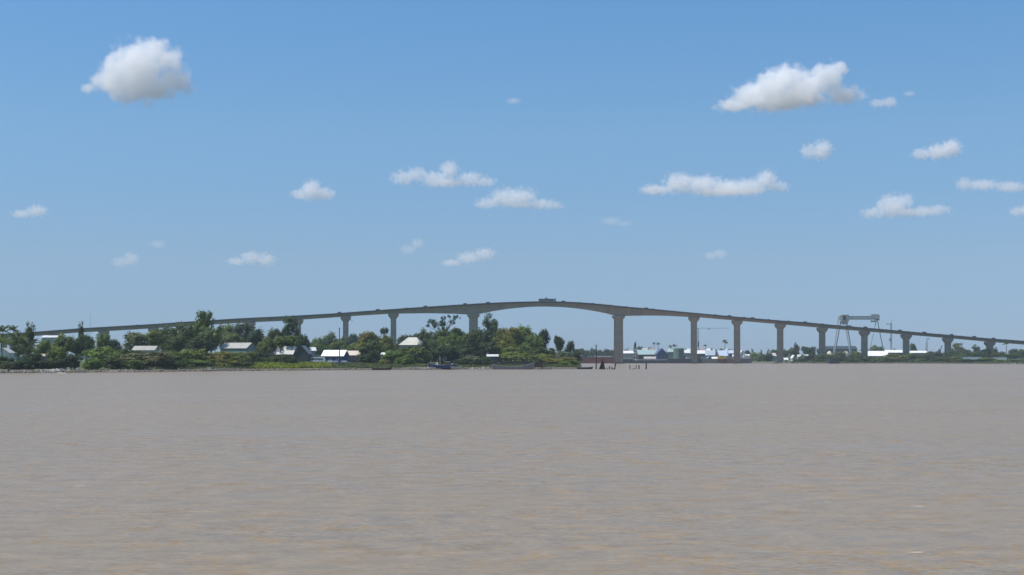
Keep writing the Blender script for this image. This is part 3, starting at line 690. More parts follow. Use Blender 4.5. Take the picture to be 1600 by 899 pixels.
# ------------------------------------------------------------------ buildings
def house(name, px0, px1, ye, yr, Y, depth, label, wallc, roofc, ridge='x', rz=0.0, cat='house', group=None, win=2, over=.5, door=True, zoff=0.0, hip=0.0):
    """gable or hip roofed building: px0..px1 its width in the photo, ye / yr the heights of eaves and ridge"""
    pc = (px0 + px1) / 2; g = G(pc, Y); g.z += zoff; W = (px1 - px0) * pxm(Y); D = depth
    he = P(pc, ye, Y).z - g.z; hr = P(pc, yr, Y).z - P(pc, ye, Y).z
    o = empty(name, (g.x, g.y + D / 2, g.z), rz, label, cat, group)
    x, y = W / 2 - over, D / 2 - over
    m = MB()
    if ridge == 'x': m.add([(-x, -y, -.5), (x, -y, -.5), (x, y, -.5), (-x, y, -.5), (-x, -y, he), (x, -y, he), (x, y, he), (-x, y, he), (-x + hip, 0, he + hr - .1), (x - hip, 0, he + hr - .1)], [(3, 2, 1, 0), (0, 1, 5, 4), (2, 3, 7, 6), (1, 2, 6, 9, 5), (3, 0, 4, 8, 7), (4, 5, 9, 8), (6, 7, 8, 9)])
    else: m.add([(-x, -y, -.5), (x, -y, -.5), (x, y, -.5), (-x, y, -.5), (-x, -y, he), (x, -y, he), (x, y, he), (-x, y, he), (0, -y, he + hr - .1), (0, y, he + hr - .1)], [(3, 2, 1, 0), (0, 1, 5, 8, 4), (2, 3, 7, 9, 6), (1, 2, 6, 5), (3, 0, 4, 7), (4, 8, 9, 7), (8, 5, 6, 9)])
    m.build('wall', WALLO, o, wallc)
    t = .14; X, Yy = W / 2, D / 2; r = MB(); drop = hr * over / max(.1, (y if ridge == 'x' else x))
    if ridge == 'x':
        for s in (-1, 1):
            a = [(-X, s * Yy, he - drop + .03), (X, s * Yy, he - drop + .03), (X - hip, 0, he + hr), (-X + hip, 0, he + hr)]
            r.loft([a, [(p[0], p[1], p[2] + t) for p in a]])
        if hip:
            for s in (-1, 1):
                a = [(s * X, -Yy, he - drop + .03), (s * X, Yy, he - drop + .03), (s * (X - hip), 0, he + hr)]
                r.loft([a, [(p[0], p[1], p[2] + t) for p in a]])
    else:
        for s in (-1, 1):
            a = [(s * X, -Yy, he - drop + .03), (s * X, Yy, he - drop + .03), (0, Yy, he + hr), (0, -Yy, he + hr)]
            r.loft([a, [(p[0], p[1], p[2] + t) for p in a]])
    r.build('roof', ROOFO, o, roofc)
    n = win
    for i in range(n):
        wx = (-x + (i + (1 if door else .5) + .2 * (door)) * 2 * x / (n + (1 if door else 0))) if n else 0
        wx = max(-x + .9, min(x - .9, wx)); wz = min(he * .58, he - .8)
        if he < 1.6: break
        f = MB()
        for dx, dz, sx, sz in ((-.62, 0, .1, 1.2), (.62, 0, .1, 1.2), (0, .55, 1.14, .1), (0, -.55, 1.14, .1)): f.box((wx + dx, -y - .05, wz + dz), (sx, .12, sz))
        wf = f.build('window', WHITE, o); MB().box((wx, -y - .02, wz), (1.14, .03, 1.0)).build('pane', GLASS, wf)
    if door and he > 2: MB().box((-x + .9, -y - .03, min(1.0, he * .45)), (.95, .08, min(2.0, he * .85))).build('door', DARKM, o)
    return o
H = house
Wt, Cr, Gy = (.78, .78, .76), (.60, .54, .42), (.33, .34, .34)
# left bank
H('house', -8, 15, 551, 544, 640, 8, 'white walled house behind palms at the left end of the bank', (.7, .7, .66), (.55, .53, .5), 'y', 0)
H('house', 57, 82, 542, 533.5, 720, 9, 'house with a red brown hipped roof among dark trees', (.35, .27, .22), (.30, .125, .085), 'x', .2, hip=4)
H('veranda_house', 62, 87, 556.5, 553.5, 630, 5, 'low house with a pale sand coloured veranda roof', (.22, .18, .15), (.55, .48, .38), 'x', 0)
H('warehouse', 64, 89, 527.5, 524.5, 960, 10, 'distant long building with a white roof just under the bridge deck', (.4, .42, .42), (.6, .62, .62), 'x', 0, 'warehouse')
H('shack', 28, 42, 560, 555, 604, 4, 'small white boarded shack in the shade of the big palm', (.62, .62, .60), (.50, .5, .5), 'y', .3, 'shack', win=1)
H('house', 206, 244, 547, 541, 700, 8, 'house mostly hidden by bushes, only its pale roof ridge showing', (.4, .4, .38), (.37, .36, .32), 'x', -.12)
H('house', 343, 396, 544, 536, 765, 10, 'gabled house with a pale roof and blue green walls behind the scrub', (.22, .28, .27), (.38, .37, .33), 'x', -.45)
H('house', 413, 464, 553, 541.5, 775, 9, 'house with a long white roof above the bright grass', (.11, .11, .10), (.44, .43, .40), 'x', -.30, win=3)
H('boathouse', 460, 484, 552, 540.5, 765, 10, 'dark walled barn with a steep gable facing the river', (.045, .055, .055), (.13, .14, .14), 'y', -.1, 'barn', win=0, door=False)
H('shed', 474, 492, 548, 543, 850, 8, 'small shed with a patchy pale corrugated roof behind the dark barn', (.3, .3, .3), (.62, .64, .64), 'x', .25, 'shed', win=1)
H('shed', 503, 542, 556, 547.5, 800, 9, 'blue walled shed under a bright white roof beside the flood pole', (.05, .075, .22), (.85, .85, .85), 'x', -.28, 'shed', win=2)
H('long_shed', 527, 563, 555, 548.5, 812, 9, 'long open shed with a beige roof right of the flood pole', (.16, .13, .14), (.62, .54, .43), 'x', 0, 'shed', win=3)
H('house', 625, 662, 538.5, 527.5, 860, 11, 'house with a large cream hip roof rising out of the bushes', (.45, .42, .36), (.42, .41, .35), 'x', -.25, hip=4.5)
H('shed', 588, 602, 554, 551.5, 820, 5, 'tiny shed with a flat white roof above the shore bushes', (.4, .4, .4), Wt, 'x', 0, 'shed', win=0)
H('boat_shed', 760, 779, 557, 554.3, 805, 6, 'low shed with a bright white roof above the moored grey longboat', (.10, .10, .11), (.62, .62, .6), 'x', 0, 'shed', win=0)
H('hut', 900, 908, 556, 554.5, 1700, 7, 'pale hut on the far bank just past the tip of the spit', Gy, Wt, 'x', 0, 'hut', win=0)
for a in [(975, 982, 548.5, 545.8, 1800, 7, 'small tan roofed house behind the grey riverside building', (.4, .37, .33), (.50, .42, .34)), (990, 996, 549, 546, 1810, 7, 'small white roofed house behind the pink terraces', (.5, .5, .5), Wt), (1003, 1012, 547, 544.5, 1830, 8, 'house with a grey roof peeping over the turquoise warehouse', (.4, .4, .4), (.42, .44, .46)), (1015, 1023, 547, 544.6, 1840, 8, 'house with a rusty roof peeping over the turquoise warehouse', (.42, .38, .34), (.34, .22, .17)), (1044, 1050, 549, 545.6, 1800, 7, 'narrow white house left of the green tank', (.66, .66, .64), (.55, .55, .55)), (1073, 1081, 548, 545, 1810, 8, 'house with a pale green roof behind the first river pier', (.45, .47, .45), (.50, .60, .54)), (1080, 1090, 555, 552, 1728, 8, 'low grey shed at the foot of the first river pier', (.2, .2, .21), (.48, .49, .5)), (1094, 1102, 547.5, 545, 1830, 8, 'house with a faded red roof behind the long white shed', (.42, .38, .36), (.42, .24, .20)), (1105, 1111, 548, 545.2, 1840, 8, 'white gabled house behind the grey blue warehouse', (.6, .6, .6), (.66, .66, .64)), (1113, 1122, 548.5, 546, 1800, 8, 'house with a tan roof left of the pale blue roof', (.4, .38, .35), (.55, .48, .38)), (1104, 1112, 560, 557.6, 1705, 6, 'open market stall with a blue sheet roof on the quay', (.12, .13, .15), (.16, .30, .52)), (1112, 1121, 560.5, 558, 1704, 6, 'open market stall with a white sheet roof on the quay', (.14, .14, .14), Wt), (1134, 1142, 547.5, 545, 1840, 8, 'house with a grey roof behind the pale blue warehouse', (.4, .4, .4), (.45, .46, .48)), (1145, 1152, 557, 554.3, 1708, 7, 'small cream shed below the blue violet house', (.5, .46, .38), (.66, .62, .52)), (1165, 1172, 556.5, 553.8, 1712, 7, 'small grey shed right of the white gabled house', (.4, .4, .4), (.55, .56, .56)), (1217, 1224, 558, 555.6, 1690, 6, 'tiny shed with a rusty roof right of the third river pier', (.3, .27, .24), (.36, .22, .16)), (1256, 1264, 557, 554.3, 1660, 7, 'small house with a white roof among dark shore bushes', (.5, .5, .5), Wt)]:
    H('house', *a, ridge='y' if int(a[0]) % 3 == 0 else 'x', rz=(int(a[0]) % 5 - 2) * .12, win=1, over=.35)
# pale concrete water tower behind the trees
g = G(152, 900); wt = empty('water_tower', g, 0, 'pale green tapering tower just beneath the left bridge deck', 'tower')
zt = P(152, 520, 900).z - g.z
MB().lathe([(2.3, -.4), (1.7, zt * .55), (1.15, zt * .8)], n=12).build('shaft', WALLO, wt, (.5, .58, .52)); MB().lathe([(1.16, zt * .8), (1.5, zt * .84), (1.5, zt * .98), (.3, zt)], n=12).build('tank', WALLO, wt, (.55, .62, .56))
# town on the far bank
H('riverside_house', 972, 990, 552, 548.5, 1735, 9, 'grey riverside building with a thin white roof next to the far main pier', (.36, .37, .37), Wt, 'x', 0)
def terraces(px0, px1, Y, label):
    g = G((px0 + px1) / 2, Y); o = empty('terraced_building', (g.x, g.y, g.z), 0, label, 'building'); W = (px1 - px0) * pxm(Y)
    zs = [P(0, y, Y).z - g.z for y in (561, 557, 552, 546)]
    for i in range(3):
        sx = W * (1 - .22 * i); MB().box((W * .10 * i, 5 + i, (zs[i] + zs[i + 1]) / 2 + .0), (sx, 10 - 2 * i, zs[i + 1] - zs[i] - .5)).build('floor_block', WALLO, o, (.48, .42, .41))
        MB().box((W * .10 * i, 5 + i - .4, zs[i + 1] - .22), (sx + .8, 11 - 2 * i, .4)).build('roof', WALLO, o, (.68, .64, .62))
        for k in range(3): MB().box((W * .10 * i + (k - 1) * sx * .28, i - .03, (zs[i] + zs[i + 1]) / 2 - .1), (sx * .16, .12, 1.3)).build('window', GLASS, o)
terraces(983, 998, 1760, 'pale pink building in stepped storeys beside the turquoise warehouse')
H('warehouse', 996, 1027, 554, 547, 1745, 16, 'warehouse with a pale turquoise roof and dark open front', (.05, .06, .065), (.33, .45, .45), 'x', .06, 'warehouse', win=3)
H('warehouse', 1024, 1043, 553.5, 544.5, 1735, 15, 'tall warehouse with a deep blue gable end', (.06, .085, .17), (.09, .12, .22), 'y', .12, 'warehouse', win=2)
H('shed', 1006, 1025, 560.5, 557.5, 1716, 6, 'low market shed with a pale roof under the turquoise warehouse', (.2, .18, .16), (.46, .42, .38), 'x', 0, 'shed', win=2)
H('shed', 1042, 1053, 550, 546.5, 1740, 9, 'pale green shed between the blue gable and the green tank', (.22, .28, .26), (.36, .43, .41), 'x', 0, 'shed', win=1)
g = G(1060.5, 1735); tk = empty('storage_tank', g, 0, 'round green storage tank on the far quay', 'tank'); zt = P(0, 543.5, 1735).z - g.z
MB().lathe([(6.6, -.3), (6.6, zt * .93), (4.8, zt * .985), (.4, zt)], n=22).build('shell', WALLO, tk, (.11, .175, .155)); MB().lathe([(6.75, zt * .9), (6.75, zt * .925)], n=22).build('rim', WALLO, tk, (.2, .29, .26))
lb = MB(); lb.beam((-2, -6.9, 0), (-2, -6.9, zt * .95), .12).beam((-1.4, -6.9, 0), (-1.4, -6.9, zt * .95), .12)
for i in range(14): lb.beam((-2, -6.9, .6 + i * .9), (-1.4, -6.9, .6 + i * .9), .08)
lb.build('ladder', GREYM, tk)
H('house', 1068, 1079, 551.5, 547, 1740, 9, 'white roofed house left of the first river pier', (.36, .36, .36), Wt, 'x', .2)
H('shed', 1087.5, 1105, 552.5, 547.8, 1735, 10, 'long white roofed shed at the foot of the tower crane', (.12, .13, .14), (.75, .76, .74), 'x', 0, 'shed', win=2)
H('warehouse', 1103, 1119, 555, 547.5, 1730, 13, 'warehouse with a grey blue roof left of the bright blue roof', (.18, .22, .26), (.36, .43, .50), 'x', -.15, 'warehouse', win=2)
H('warehouse', 1121, 1141, 556, 547.8, 1725, 15, 'warehouse with a bright pale blue roof below the tall palm', (.12, .14, .19), (.52, .63, .74), 'x', .25, 'warehouse', win=2)
H('house', 1138, 1149, 552, 547.5, 1722, 8, 'blue violet house beside the second river pier', (.09, .10, .22), (.52, .56, .66), 'x', 0)
H('house', 1154, 1167, 555.5, 547, 1722, 9, 'white house with a steep gable facing the river', (.70, .70, .70), (.76, .77, .77), 'y', 0, win=1)
H('house', 1203, 1213, 556, 552, 1720, 8, 'pale pink roofed house left of the third river pier', (.4, .38, .36), (.66, .60, .56), 'x', .3)
H('hut', 1225, 1232, 562, 559.5, 1615, 5, 'tiny white roofed hut on the shore right of the third river pier', Gy, Wt, 'x', 0, 'hut', win=0)
H('hut', 1236.5, 1244, 559.5, 555, 1640, 6, 'pale hut with a pitched roof among the shore trees', (.5, .5, .46), (.66, .66, .62), 'y', .3, 'hut', win=1)
H('hut', 1246, 1252, 557.5, 554.5, 1650, 6, 'smaller pale hut under the dark round tree', (.4, .4, .38), (.6, .6, .56), 'x', 0, 'hut', win=0)
H('shipyard_hall', 1289, 1340, 545.5, 541, 1830, 20, 'long dark roofed shipyard hall behind the gantry crane\'s legs', (.12, .14, .16), (.05, .06, .07), 'x', 0, 'hall', win=5)
H('shed', 1340, 1346, 551.5, 549, 1700, 6, 'small white shed left of the second bank pier', (.45, .45, .44), Wt, 'x', 0, 'shed', win=0)
H('shed', 1353, 1389, 556, 548.8, 1660, 14, 'broad shed with a brilliant white roof between two bank piers', (.42, .43, .46), (.88, .88, .88), 'x', -.10, 'shed', win=4)
H('shed', 1384, 1412, 551, 547.3, 1720, 12, 'brown walled shed with a thin white roof behind the bushes', (.17, .14, .11), (.82, .82, .80), 'x', 0, 'shed', win=3)
H('shed', 1417, 1450, 551.5, 548.5, 1720, 12, 'long low shed with a white roof by the ship\'s mast', (.20, .2, .19), (.80, .80, .78), 'x', 0, 'shed', win=3)
def dome(px, ytop, wpx, Y, label):
    g = G(px, Y); o = empty('domed_tank', g, 0, label, 'tank'); r = wpx * pxm(Y) / 2; h = P(0, ytop, Y).z - g.z
    MB().lathe([(r, -.3), (r, h * .45)], n=20).build('drum', WALLO, o, (.52, .50, .42))
    MB().lathe([(r * 1.03, h * .452)] + [(r * math.cos(a), h * .452 + h * .548 * math.sin(a)) for a in (.3, .6, .9, 1.2, 1.5)], n=20).build('dome', WALLO, o, (.62, .60, .50), smooth=False)
dome(1296, 548.8, 10, 1660, 'small cream domed tank left of the brownish bush')
dome(1321.5, 548.5, 11, 1650, 'larger cream domed tank right of the brownish bush')
def lowwall(px0, px1, y, Y, label):
    a, b = G(px0, Y), G(px1, Y); zt = P(0, y, Y).z; o = empty('white_wall', (a.x, a.y, a.z), 0, label, 'wall')
    MB().box(((b.x - a.x) / 2, 0, (zt - a.z) / 2 - .2), (b.x - a.x, .35, zt - a.z + .4)).build('wall_body', WHITE, o); MB().box(((b.x - a.x) / 2, 0, zt - a.z + .1), (b.x - a.x + .2, .6, .2)).build('coping', WHITE, o)
lowwall(1487, 1533, 558.2, 1545, 'long low white wall in front of trees between the fourth and fifth bank piers')
lowwall(1552, 1573, 558.8, 1520, 'short low white wall right of the fifth bank pier')

# ------------------------------------------------------------------ boats, barges, quay
def hull_rings(L, B, Hh, sheer, bow=1.0, stern=.35, n=15):
    out = []
    for i in range(n):
        t = i / (n - 1) * 2 - 1; u = abs(t); e = bow if t > 0 else stern
        b = B / 2 * max(.04, (1 - u ** 3 * e)); z = Hh + sheer * u * u * (1.0 if t > 0 else .55); kz = -.5 + (.9 * u ** 6) * e
        x = t * L / 2
        out.append([(x - (.0), -b * .35, kz), (x, -b * .85, .15 + (kz + .5)), (x + t * .25, -b, z), (x + t * .25, -b + .14, z), (x, -b * .7, z * .55), (x, b * .7, z * .55), (x + t * .25, b - .14, z), (x + t * .25, b, z), (x, b * .85, .15 + (kz + .5)), (x, b * .35, kz)])
    return out
def boat(name, px, L, Y, rz, label, hullc, Hh=1.2, sheer=.8, B=2.6, cabin=None, trimc=None, cat='boat', group=None, z=0.0, thwarts=3):
    p = P(px, 0, Y); o = empty(name, (p.x, p.y, z), rz, label, cat, group)
    rg = hull_rings(L, B, Hh, sheer); MB().loft(rg).build('hull', HULLM, o, hullc)
    for s, k in ((-1, 2), (1, 7)):
        m = MB()
        for a, b in zip(rg[:-1], rg[1:]): m.beam((a[k][0], a[k][1] + s * .03, a[k][2] + .02), (b[k][0], b[k][1] + s * .03, b[k][2] + .02), .16, .16)
        m.build('gunwale', HULLM, o, trimc or tuple(min(.8, c * 1.6) for c in hullc))
    for i in range(thwarts): MB().box((-L * .3 + i * L * .25, 0, Hh * .8), (.35, B * .8, .08)).build('thwart', PALET, o)
    if cabin:
        cx, cl, chh, cc = cabin
        cb = MB().box((cx, 0, Hh * .55 + chh / 2), (cl, B * .7, chh)).build('cabin', HULLM, o, cc)
        MB().box((cx, 0, Hh * .55 + chh + .07), (cl + .5, B * .8, .12)).build('cabin_roof', WHITE, o)
        for k in range(2): MB().box((cx - cl * .22 + k * cl * .44, -B * .35 - .02, Hh * .55 + chh * .68), (cl * .28, .06, chh * .3)).build('window', GLASS, cb)
    return o
boat('longboat', 802, 22.5, 757, .04, 'long grey open boat with a raised bow moored at the bank', (.20, .21, .22), 1.5, 2.3, 3.2, trimc=(.50, .48, .42), thwarts=4)
fb = boat('fishing_boat', 692, 14.5, 741, math.pi + .05, 'blue fishing boat with a brown wheelhouse beached below the trees', (.030, .045, .14), 1.6, 1.0, 3.4, cabin=(-2.4, 2.6, 2.7, (.13, .10, .085)), trimc=(.06, .09, .28), z=.55)
MB().tube([(1.5, 0, 1), (1.5, 0, 6.2)], .07, 6).beam((1.5, 0, 5.2), (3.8, 0, 3.2), .07).beam((1.2, -.6, 5.6), (1.8, .6, 5.6), .1).build('mast', WHITE, fb)
MB().box((3.2, 0, 2.1), (1.8, 1.6, 1.1)).box((3.0, -.3, 3.0), (.6, .6, .7)).build('white_crate', WHITE, fb); MB().box((-4.9, -.4, 2.5), (1.0, .9, .5)).build('fish_box', WHITE, fb)
boat('dinghy', 713, 5.5, 738, .1, 'small pale dinghy drawn up at the blue fishing boat\'s stern', (.34, .37, .33), .7, .4, 1.5, trimc=(.6, .6, .55), z=.7, thwarts=2)
boat('rowing_boat', 854, 6.0, 764, 0, 'small grey rowing boat beside the black jetty', (.34, .34, .33), .9, .4, 1.5, trimc=(.5, .5, .48), thwarts=2)
boat('skiff', 914, 8.5, 772, 0, 'low dark skiff with a pale deck just off the tip of the spit', (.04, .045, .07), 1.0, .3, 1.9, trimc=(.34, .33, .33), thwarts=2)
g = P(591, 0, 708); boat('canoe', 597, 10, 712, -.03, 'long dark canoe lying on the mud under the shore bushes', (.04, .042, .04), .7, .5, 1.3, z=.25, thwarts=3)
def jetty(px0, px1, ytop, Y, label, mt, dep=4.0):
    a, b = P(px0, 0, Y), P(px1, 0, Y); zt = P(0, ytop, Y).z; L = b.x - a.x; o = empty('jetty', (a.x, Y, 0), 0, label, 'jetty')
    MB().box((L / 2, dep / 2, zt - .15), (L, dep, .3)).build('deck', mt, o)
    n = max(3, int(L / 2.2))
    for i in range(n):
        for yy in (.3, dep - .3): MB().tube([((i + .5) * L / n, yy, -2), ((i + .5) * L / n, yy, zt - .3)], .16, 6).build('pile', TIMBER, o)
    MB().box((L / 2, .08, zt * .5), (L, .12, zt * .55)).build('fender_board', mt, o)
    return o
jetty(834, 848, 563, 763, 'black timber jetty head at the raised bow of the grey longboat', TIMBER)
jt = jetty(781, 834, 561.5, 790, 'long covered landing stage behind the grey longboat', DARKM, 3)
MB().box((9.5, 1.5, P(0, 557.6, 790).z), (20, 3.4, .16)).build('roof', mat('olive sheet', (.17, .175, .09), .7, .5, .2), jt)
for i in range(6): MB().beam((.6 + i * 3.5, .2, P(0, 561, 790).z), (.6 + i * 3.5, .2, P(0, 557.7, 790).z), .14).build('roof_post', TIMBER, jt)
def barge(px0, px1, ytop, Y, label, mt, B=9.0, house_=None, rail=False, cat='barge'):
    a, b = P(px0, 0, Y), P(px1, 0, Y); L = b.x - a.x; zt = P(0, ytop, Y).z; o = empty('barge', ((a.x + b.x) / 2, Y, 0), 0, label, cat); x = L / 2
    rings = [[(s * x * q, -B / 2, z0), (s * x * q, B / 2, z0), (s * x * q2, B / 2, zt), (s * x * q2, -B / 2, zt)] for s, q, q2, z0 in ((-1, .93, 1, .4), (-1, .86, .9, -.8), (1, .86, .9, -.8), (1, .93, 1, .4))]
    MB().loft(rings).build('hull', mt, o); MB().box((0, 0, zt + .06), (L * .97, B * .95, .12)).build('deck', GREYM, o)
    st = MB()
    for i in range(int(L / 3)): st.box((-x * .88 + i * 3, -B / 2 - .06, zt * .5), (.18, .14, zt * .8))
    st.build('rubbing_strake', mt, o)
    for k in (-.85, .85): MB().tube([(x * k, -B * .35, zt), (x * k, -B * .35, zt + .8)], .22, 7).build('bollard', DARKM, o)
    if rail:
        r = MB().beam((-x * .95, -B * .46, zt + 1.1), (x * .95, -B * .46, zt + 1.1), .28, .3)
        for i in range(int(L / 3)): r.beam((-x * .94 + i * 3, -B * .46, zt), (-x * .94 + i * 3, -B * .46, zt + 1.1), .1)
        r.build('rail', WHITE, o)
    if house_:
        for h0, h1, y0, y1, col in house_:
            ha, hb = P(h0, 0, Y).x - o.location.x, P(h1, 0, Y).x - o.location.x; z0, z1 = P(0, y0, Y).z, P(0, y1, Y).z
            d = MB().box(((ha + hb) / 2, 0, (z0 + z1) / 2), (hb - ha, B * .6, z0 - z1 if z0 > z1 else z1 - z0)).build('deckhouse', STEELO, o, col)
            MB().box(((ha + hb) / 2, 0, max(z0, z1) + .08), (hb - ha + .8, B * .66, .15)).build('deckhouse_roof', WHITE, o)
            nw = max(2, int((hb - ha) / 2.5))
            for k in range(nw): MB().box((ha + (k + .5) * (hb - ha) / nw, -B * .3 - .03, (z0 + z1) / 2 + .3), ((hb - ha) / nw * .5, .08, abs(z1 - z0) * .35)).build('window', GLASS, d)
    return o
barge(893, 961, 558.3, 1665, 'long rust red barge moored beneath the far end of the main span', RUST, house_=[(930, 957, 558, 556.6, (.6, .58, .55))])
barge(968, 992, 561.5, 1668, 'dark flat barge right of the far main pier', DARKM)
barge(988, 1044, 563.6, 1660, 'long dark ferry landing with a white rail at the waterline', DARKM, rail=True)
barge(1043, 1081, 560.8, 1664, 'black barge moored below the green tank', DARKM, house_=[(1072, 1079, 560.5, 558, (.5, .5, .5))])
barge(1087, 1098, 560, 1664, 'black pontoon right of the first river pier', DARKM)
barge(1096, 1121, 561.5, 1662, 'grey pontoon with a box cabin under the tower crane', mat('grey green hull', (.13, .15, .15), .7, .4, .25), house_=[(1096.5, 1103.5, 561.3, 558.6, (.34, .34, .37))])
barge(1120, 1146, 561, 1660, 'brown red barge carrying the yellow workboat', mat('brown red hull', (.17, .085, .075), .75, .3, .3), house_=[(1136, 1144, 561, 558.5, (.28, .20, .21))])
barge(1155, 1174, 560.8, 1655, 'grey barge with white deckhouse right of the second river pier', mat('slate hull', (.10, .105, .125), .7, .3, .25), house_=[(1156, 1172, 560.6, 558.4, (.62, .62, .6)), (1162, 1168, 558, 555.6, (.72, .72, .7))])
yb = boat('workboat', 1128, 10.5, 1656, .1, 'bright yellow workboat sitting high on the brown red barge', (.72, .50, .04), 2.2, 1.0, 3.4, cabin=(-1.0, 3.0, 2.2, (.75, .62, .2)), trimc=(.80, .66, .12), z=P(0, 560.6, 1656).z)
ca = P(1296.5, 0, 1545); cs = empty('caisson', (P(1304, 0, 1545).x, 1545, 0), 0, 'dark square steel caisson at the waterline in front of dark bushes', 'caisson'); zt = P(0, 559.8, 1545).z
MB().box((0, 4, zt / 2 - .6), (11.2, 8, zt + 1.2)).build('shell', mat('dark green steel', (.028, .04, .045), .7, .3, .3), cs); MB().box((0, 4, zt + .12), (11.6, 8.4, .24)).build('cap_beam', DARKM, cs)
for k in range(5): MB().box((-4.8 + k * 2.4, -.07, zt / 2), (.3, .16, zt)).build('rib', DARKM, cs)

# ------------------------------------------------------------------ posts and wreckage in the water and on the shore
def post(name, px, ytop, Y, r, label, lean=0.0, z0=-1.5, cat='post', group=None, mt=None):
    p = P(px, 0, Y); zt = P(0, ytop, Y).z; o = MB()
    o.tube([(0, 0, z0), (lean * .5, 0, zt * .5), (lean, 0, zt)], [r, r * .95, r * .85], 8)
    ob = o.build(name, mt or TIMBER); ob.location = (p.x, p.y, 0); return tag(ob, label, cat, group)
p = P(931.5, 0, 765); dp = empty('channel_pole', (p.x, p.y, 0), 0, 'tall dark pole with a thin wire crossarm standing in the river off the spit', 'pole'); zt = P(0, 539, 765).z
MB().tube([(0, 0, -2), (0, 0, zt)], [.36, .28], 8).build('shaft', TIMBER, dp)
MB().beam((-2.2, 0, zt - .2), (0, 0, zt + .5), .06).beam((0, 0, zt + .5), (2.2, 0, zt - .3), .06).build('crossarm', GREYM, dp)
def wreck(px, Y, label, pieces):
    p = P(px, 0, Y); o = empty('wreck_stump', (p.x, p.y, 0), 0, label, 'wreck')
    for i, (x0, y0, x1, y1, th) in enumerate(pieces):
        a, b = P(x0, y0, Y), P(x1, y1, Y); dy = (i % 3 - 1) * .5
        MB().beam((a.x - p.x, dy, a.z - (.5 if y0 > 575 else 0)), (b.x - p.x, dy * .4, b.z), th, th * .9).build('timber', TIMBER, o)
wreck(940.5, 764, 'pointed heap of black timbers standing in the water right of the pole', [(936, 577, 942, 562, .6), (939, 577, 942.4, 561, .5), (945, 577, 941.5, 563, .7), (934, 576.4, 947, 576.6, .5), (941, 577, 943, 567, .9), (938, 577, 941, 568, .9)])
wreck(955, 764, 'low row of broken timbers with one tall leaning post', [(948, 576.6, 961, 576.4, .5), (960, 577.5, 962, 567.8, .62), (952, 577, 952.6, 572.2, .5), (956, 577, 956, 573.5, .6), (949, 577, 949.4, 575, .4)])
for px, yt, r, lean, lb in [(984.8, 570.5, .24, -.35, 'short thin post leaning left, first of the mooring posts'), (993.4, 570.5, .23, .35, 'short thin post leaning right, with the floating log at its foot'), (998.6, 570.8, .34, -.1, 'stout short post between the thin posts and the tallest one'), (1009.6, 567.4, .38, .05, 'tallest of the bare posts below the turquoise warehouse')]:
    post('mooring_post', px, yt, 775, r, lb, lean, group='bare posts standing in the river')
lg = MB().tube([(-.75, 0, .1), (.75, .1, .16)], [.2, .17], 8).build('log', TIMBER); lg.location = P(990.2, 0, 775) * 1; lg.location.z = 0.02; tag(lg, 'short black log floating between two leaning posts', 'log')
post('stake', 13, 568.5, 566, .3, 'thick brown stake standing in the water at the left edge', .05, cat='post', mt=mat('brown timber', (.07, .045, .035), .9, 1.5, .3))
p = G(530.5, 735); fp = empty('flood_pole', p, 0, 'tall black pole in front of the white roofed blue shed', 'pole'); zt = P(0, 512.5, 735).z - p.z
MB().tube([(0, 0, -.5), (0, 0, zt)], [.30, .2], 8).build('shaft', DARKM, fp); MB().box((0, 0, zt - .3), (.6, .3, .5)).build('lamp_head', DARKM, fp)
p = G(141, 1000); rm = empty('radio_mast', p, 0, 'hair thin radio mast above the left bridge deck', 'mast'); zt = P(0, 489, 1000).z - p.z
MB().tube([(0, 0, 0), (0, 0, zt)], [.22, .07], 5).build('shaft', GREYM, rm); MB().beam((-.6, 0, zt * .97), (.6, 0, zt * .97), .08).build('aerial', GREYM, rm)
# shore debris
cb = G(127.5, 578); k = MB(); k.box((0, 0, .75), (3.4, 2.6, 2.3), .12); o = k.build('concrete_block', mat('old concrete', (.36, .34, .27), .9, .8, .25, bump=.3)); o.location = cb; tag(o, 'square pale concrete block on the shore left of the low bush', 'block')
pl = empty('plank_heap', G(92, 572), .15, 'heap of bleached planks sliding into the water from the left shore', 'plank heap'); rn = random.Random(4)
for i in range(9):
    a = Vector((-4 + rn.uniform(-1, 1.5), rn.uniform(-1.2, 1.6), .7 + i * .06)); b = a + Vector((rn.uniform(3, 6), rn.uniform(-1.5, .6), rn.uniform(-.6, .05))); MB().beam(a, b, .8, .12).build('plank', PALET, pl)
bo = MB().loft(hull_rings(5.5, 1.7, .8, .4)).build('upturned_boat', HULLM, None, (.55, .53, .46)); bo.location = G(97, 567) + Vector((0, 0, .9)); bo.rotation_euler = (math.pi, 0, -.15); tag(bo, 'cream boat turned keel up at the lower end of the plank heap', 'boat')
dm = MB().lathe([(.1, 0), (.75, .15), (1.05, .9), (.95, 1.6), (.5, 1.9), (.1, 1.95)], n=12).build('water_barrel', WHITE); dm.location = G(26, 588); tag(dm, 'round white water barrel shining in the shade of the palms', 'barrel')
for px, Y, sz, c, lb in [(41.5, 590, .9, (.6, .6, .58), 'pale sack leaning under the dark low palm'), (66, 573, .55, (.8, .78, .72), 'small white box left of the plank heap'), (95, 585, .9, (.5, .48, .44), 'greyish crate above the plank heap'), (106.5, 592, .8, (.7, .7, .7), 'white drum in the dark gap right of the plank heap'), (122, 596, .9, (.6, .6, .6), 'light box above the concrete block')]:
    q = MB().box((0, 0, sz * .4), (sz * 1.5, sz, sz), .4, .85).box((0, 0, sz * .92), (sz * 1.1, sz * .7, .1), .4); o = q.build('crate', STEELO, None, c); o.location = G(px, Y); o.location.z += .1; tag(o, lb, 'crate')
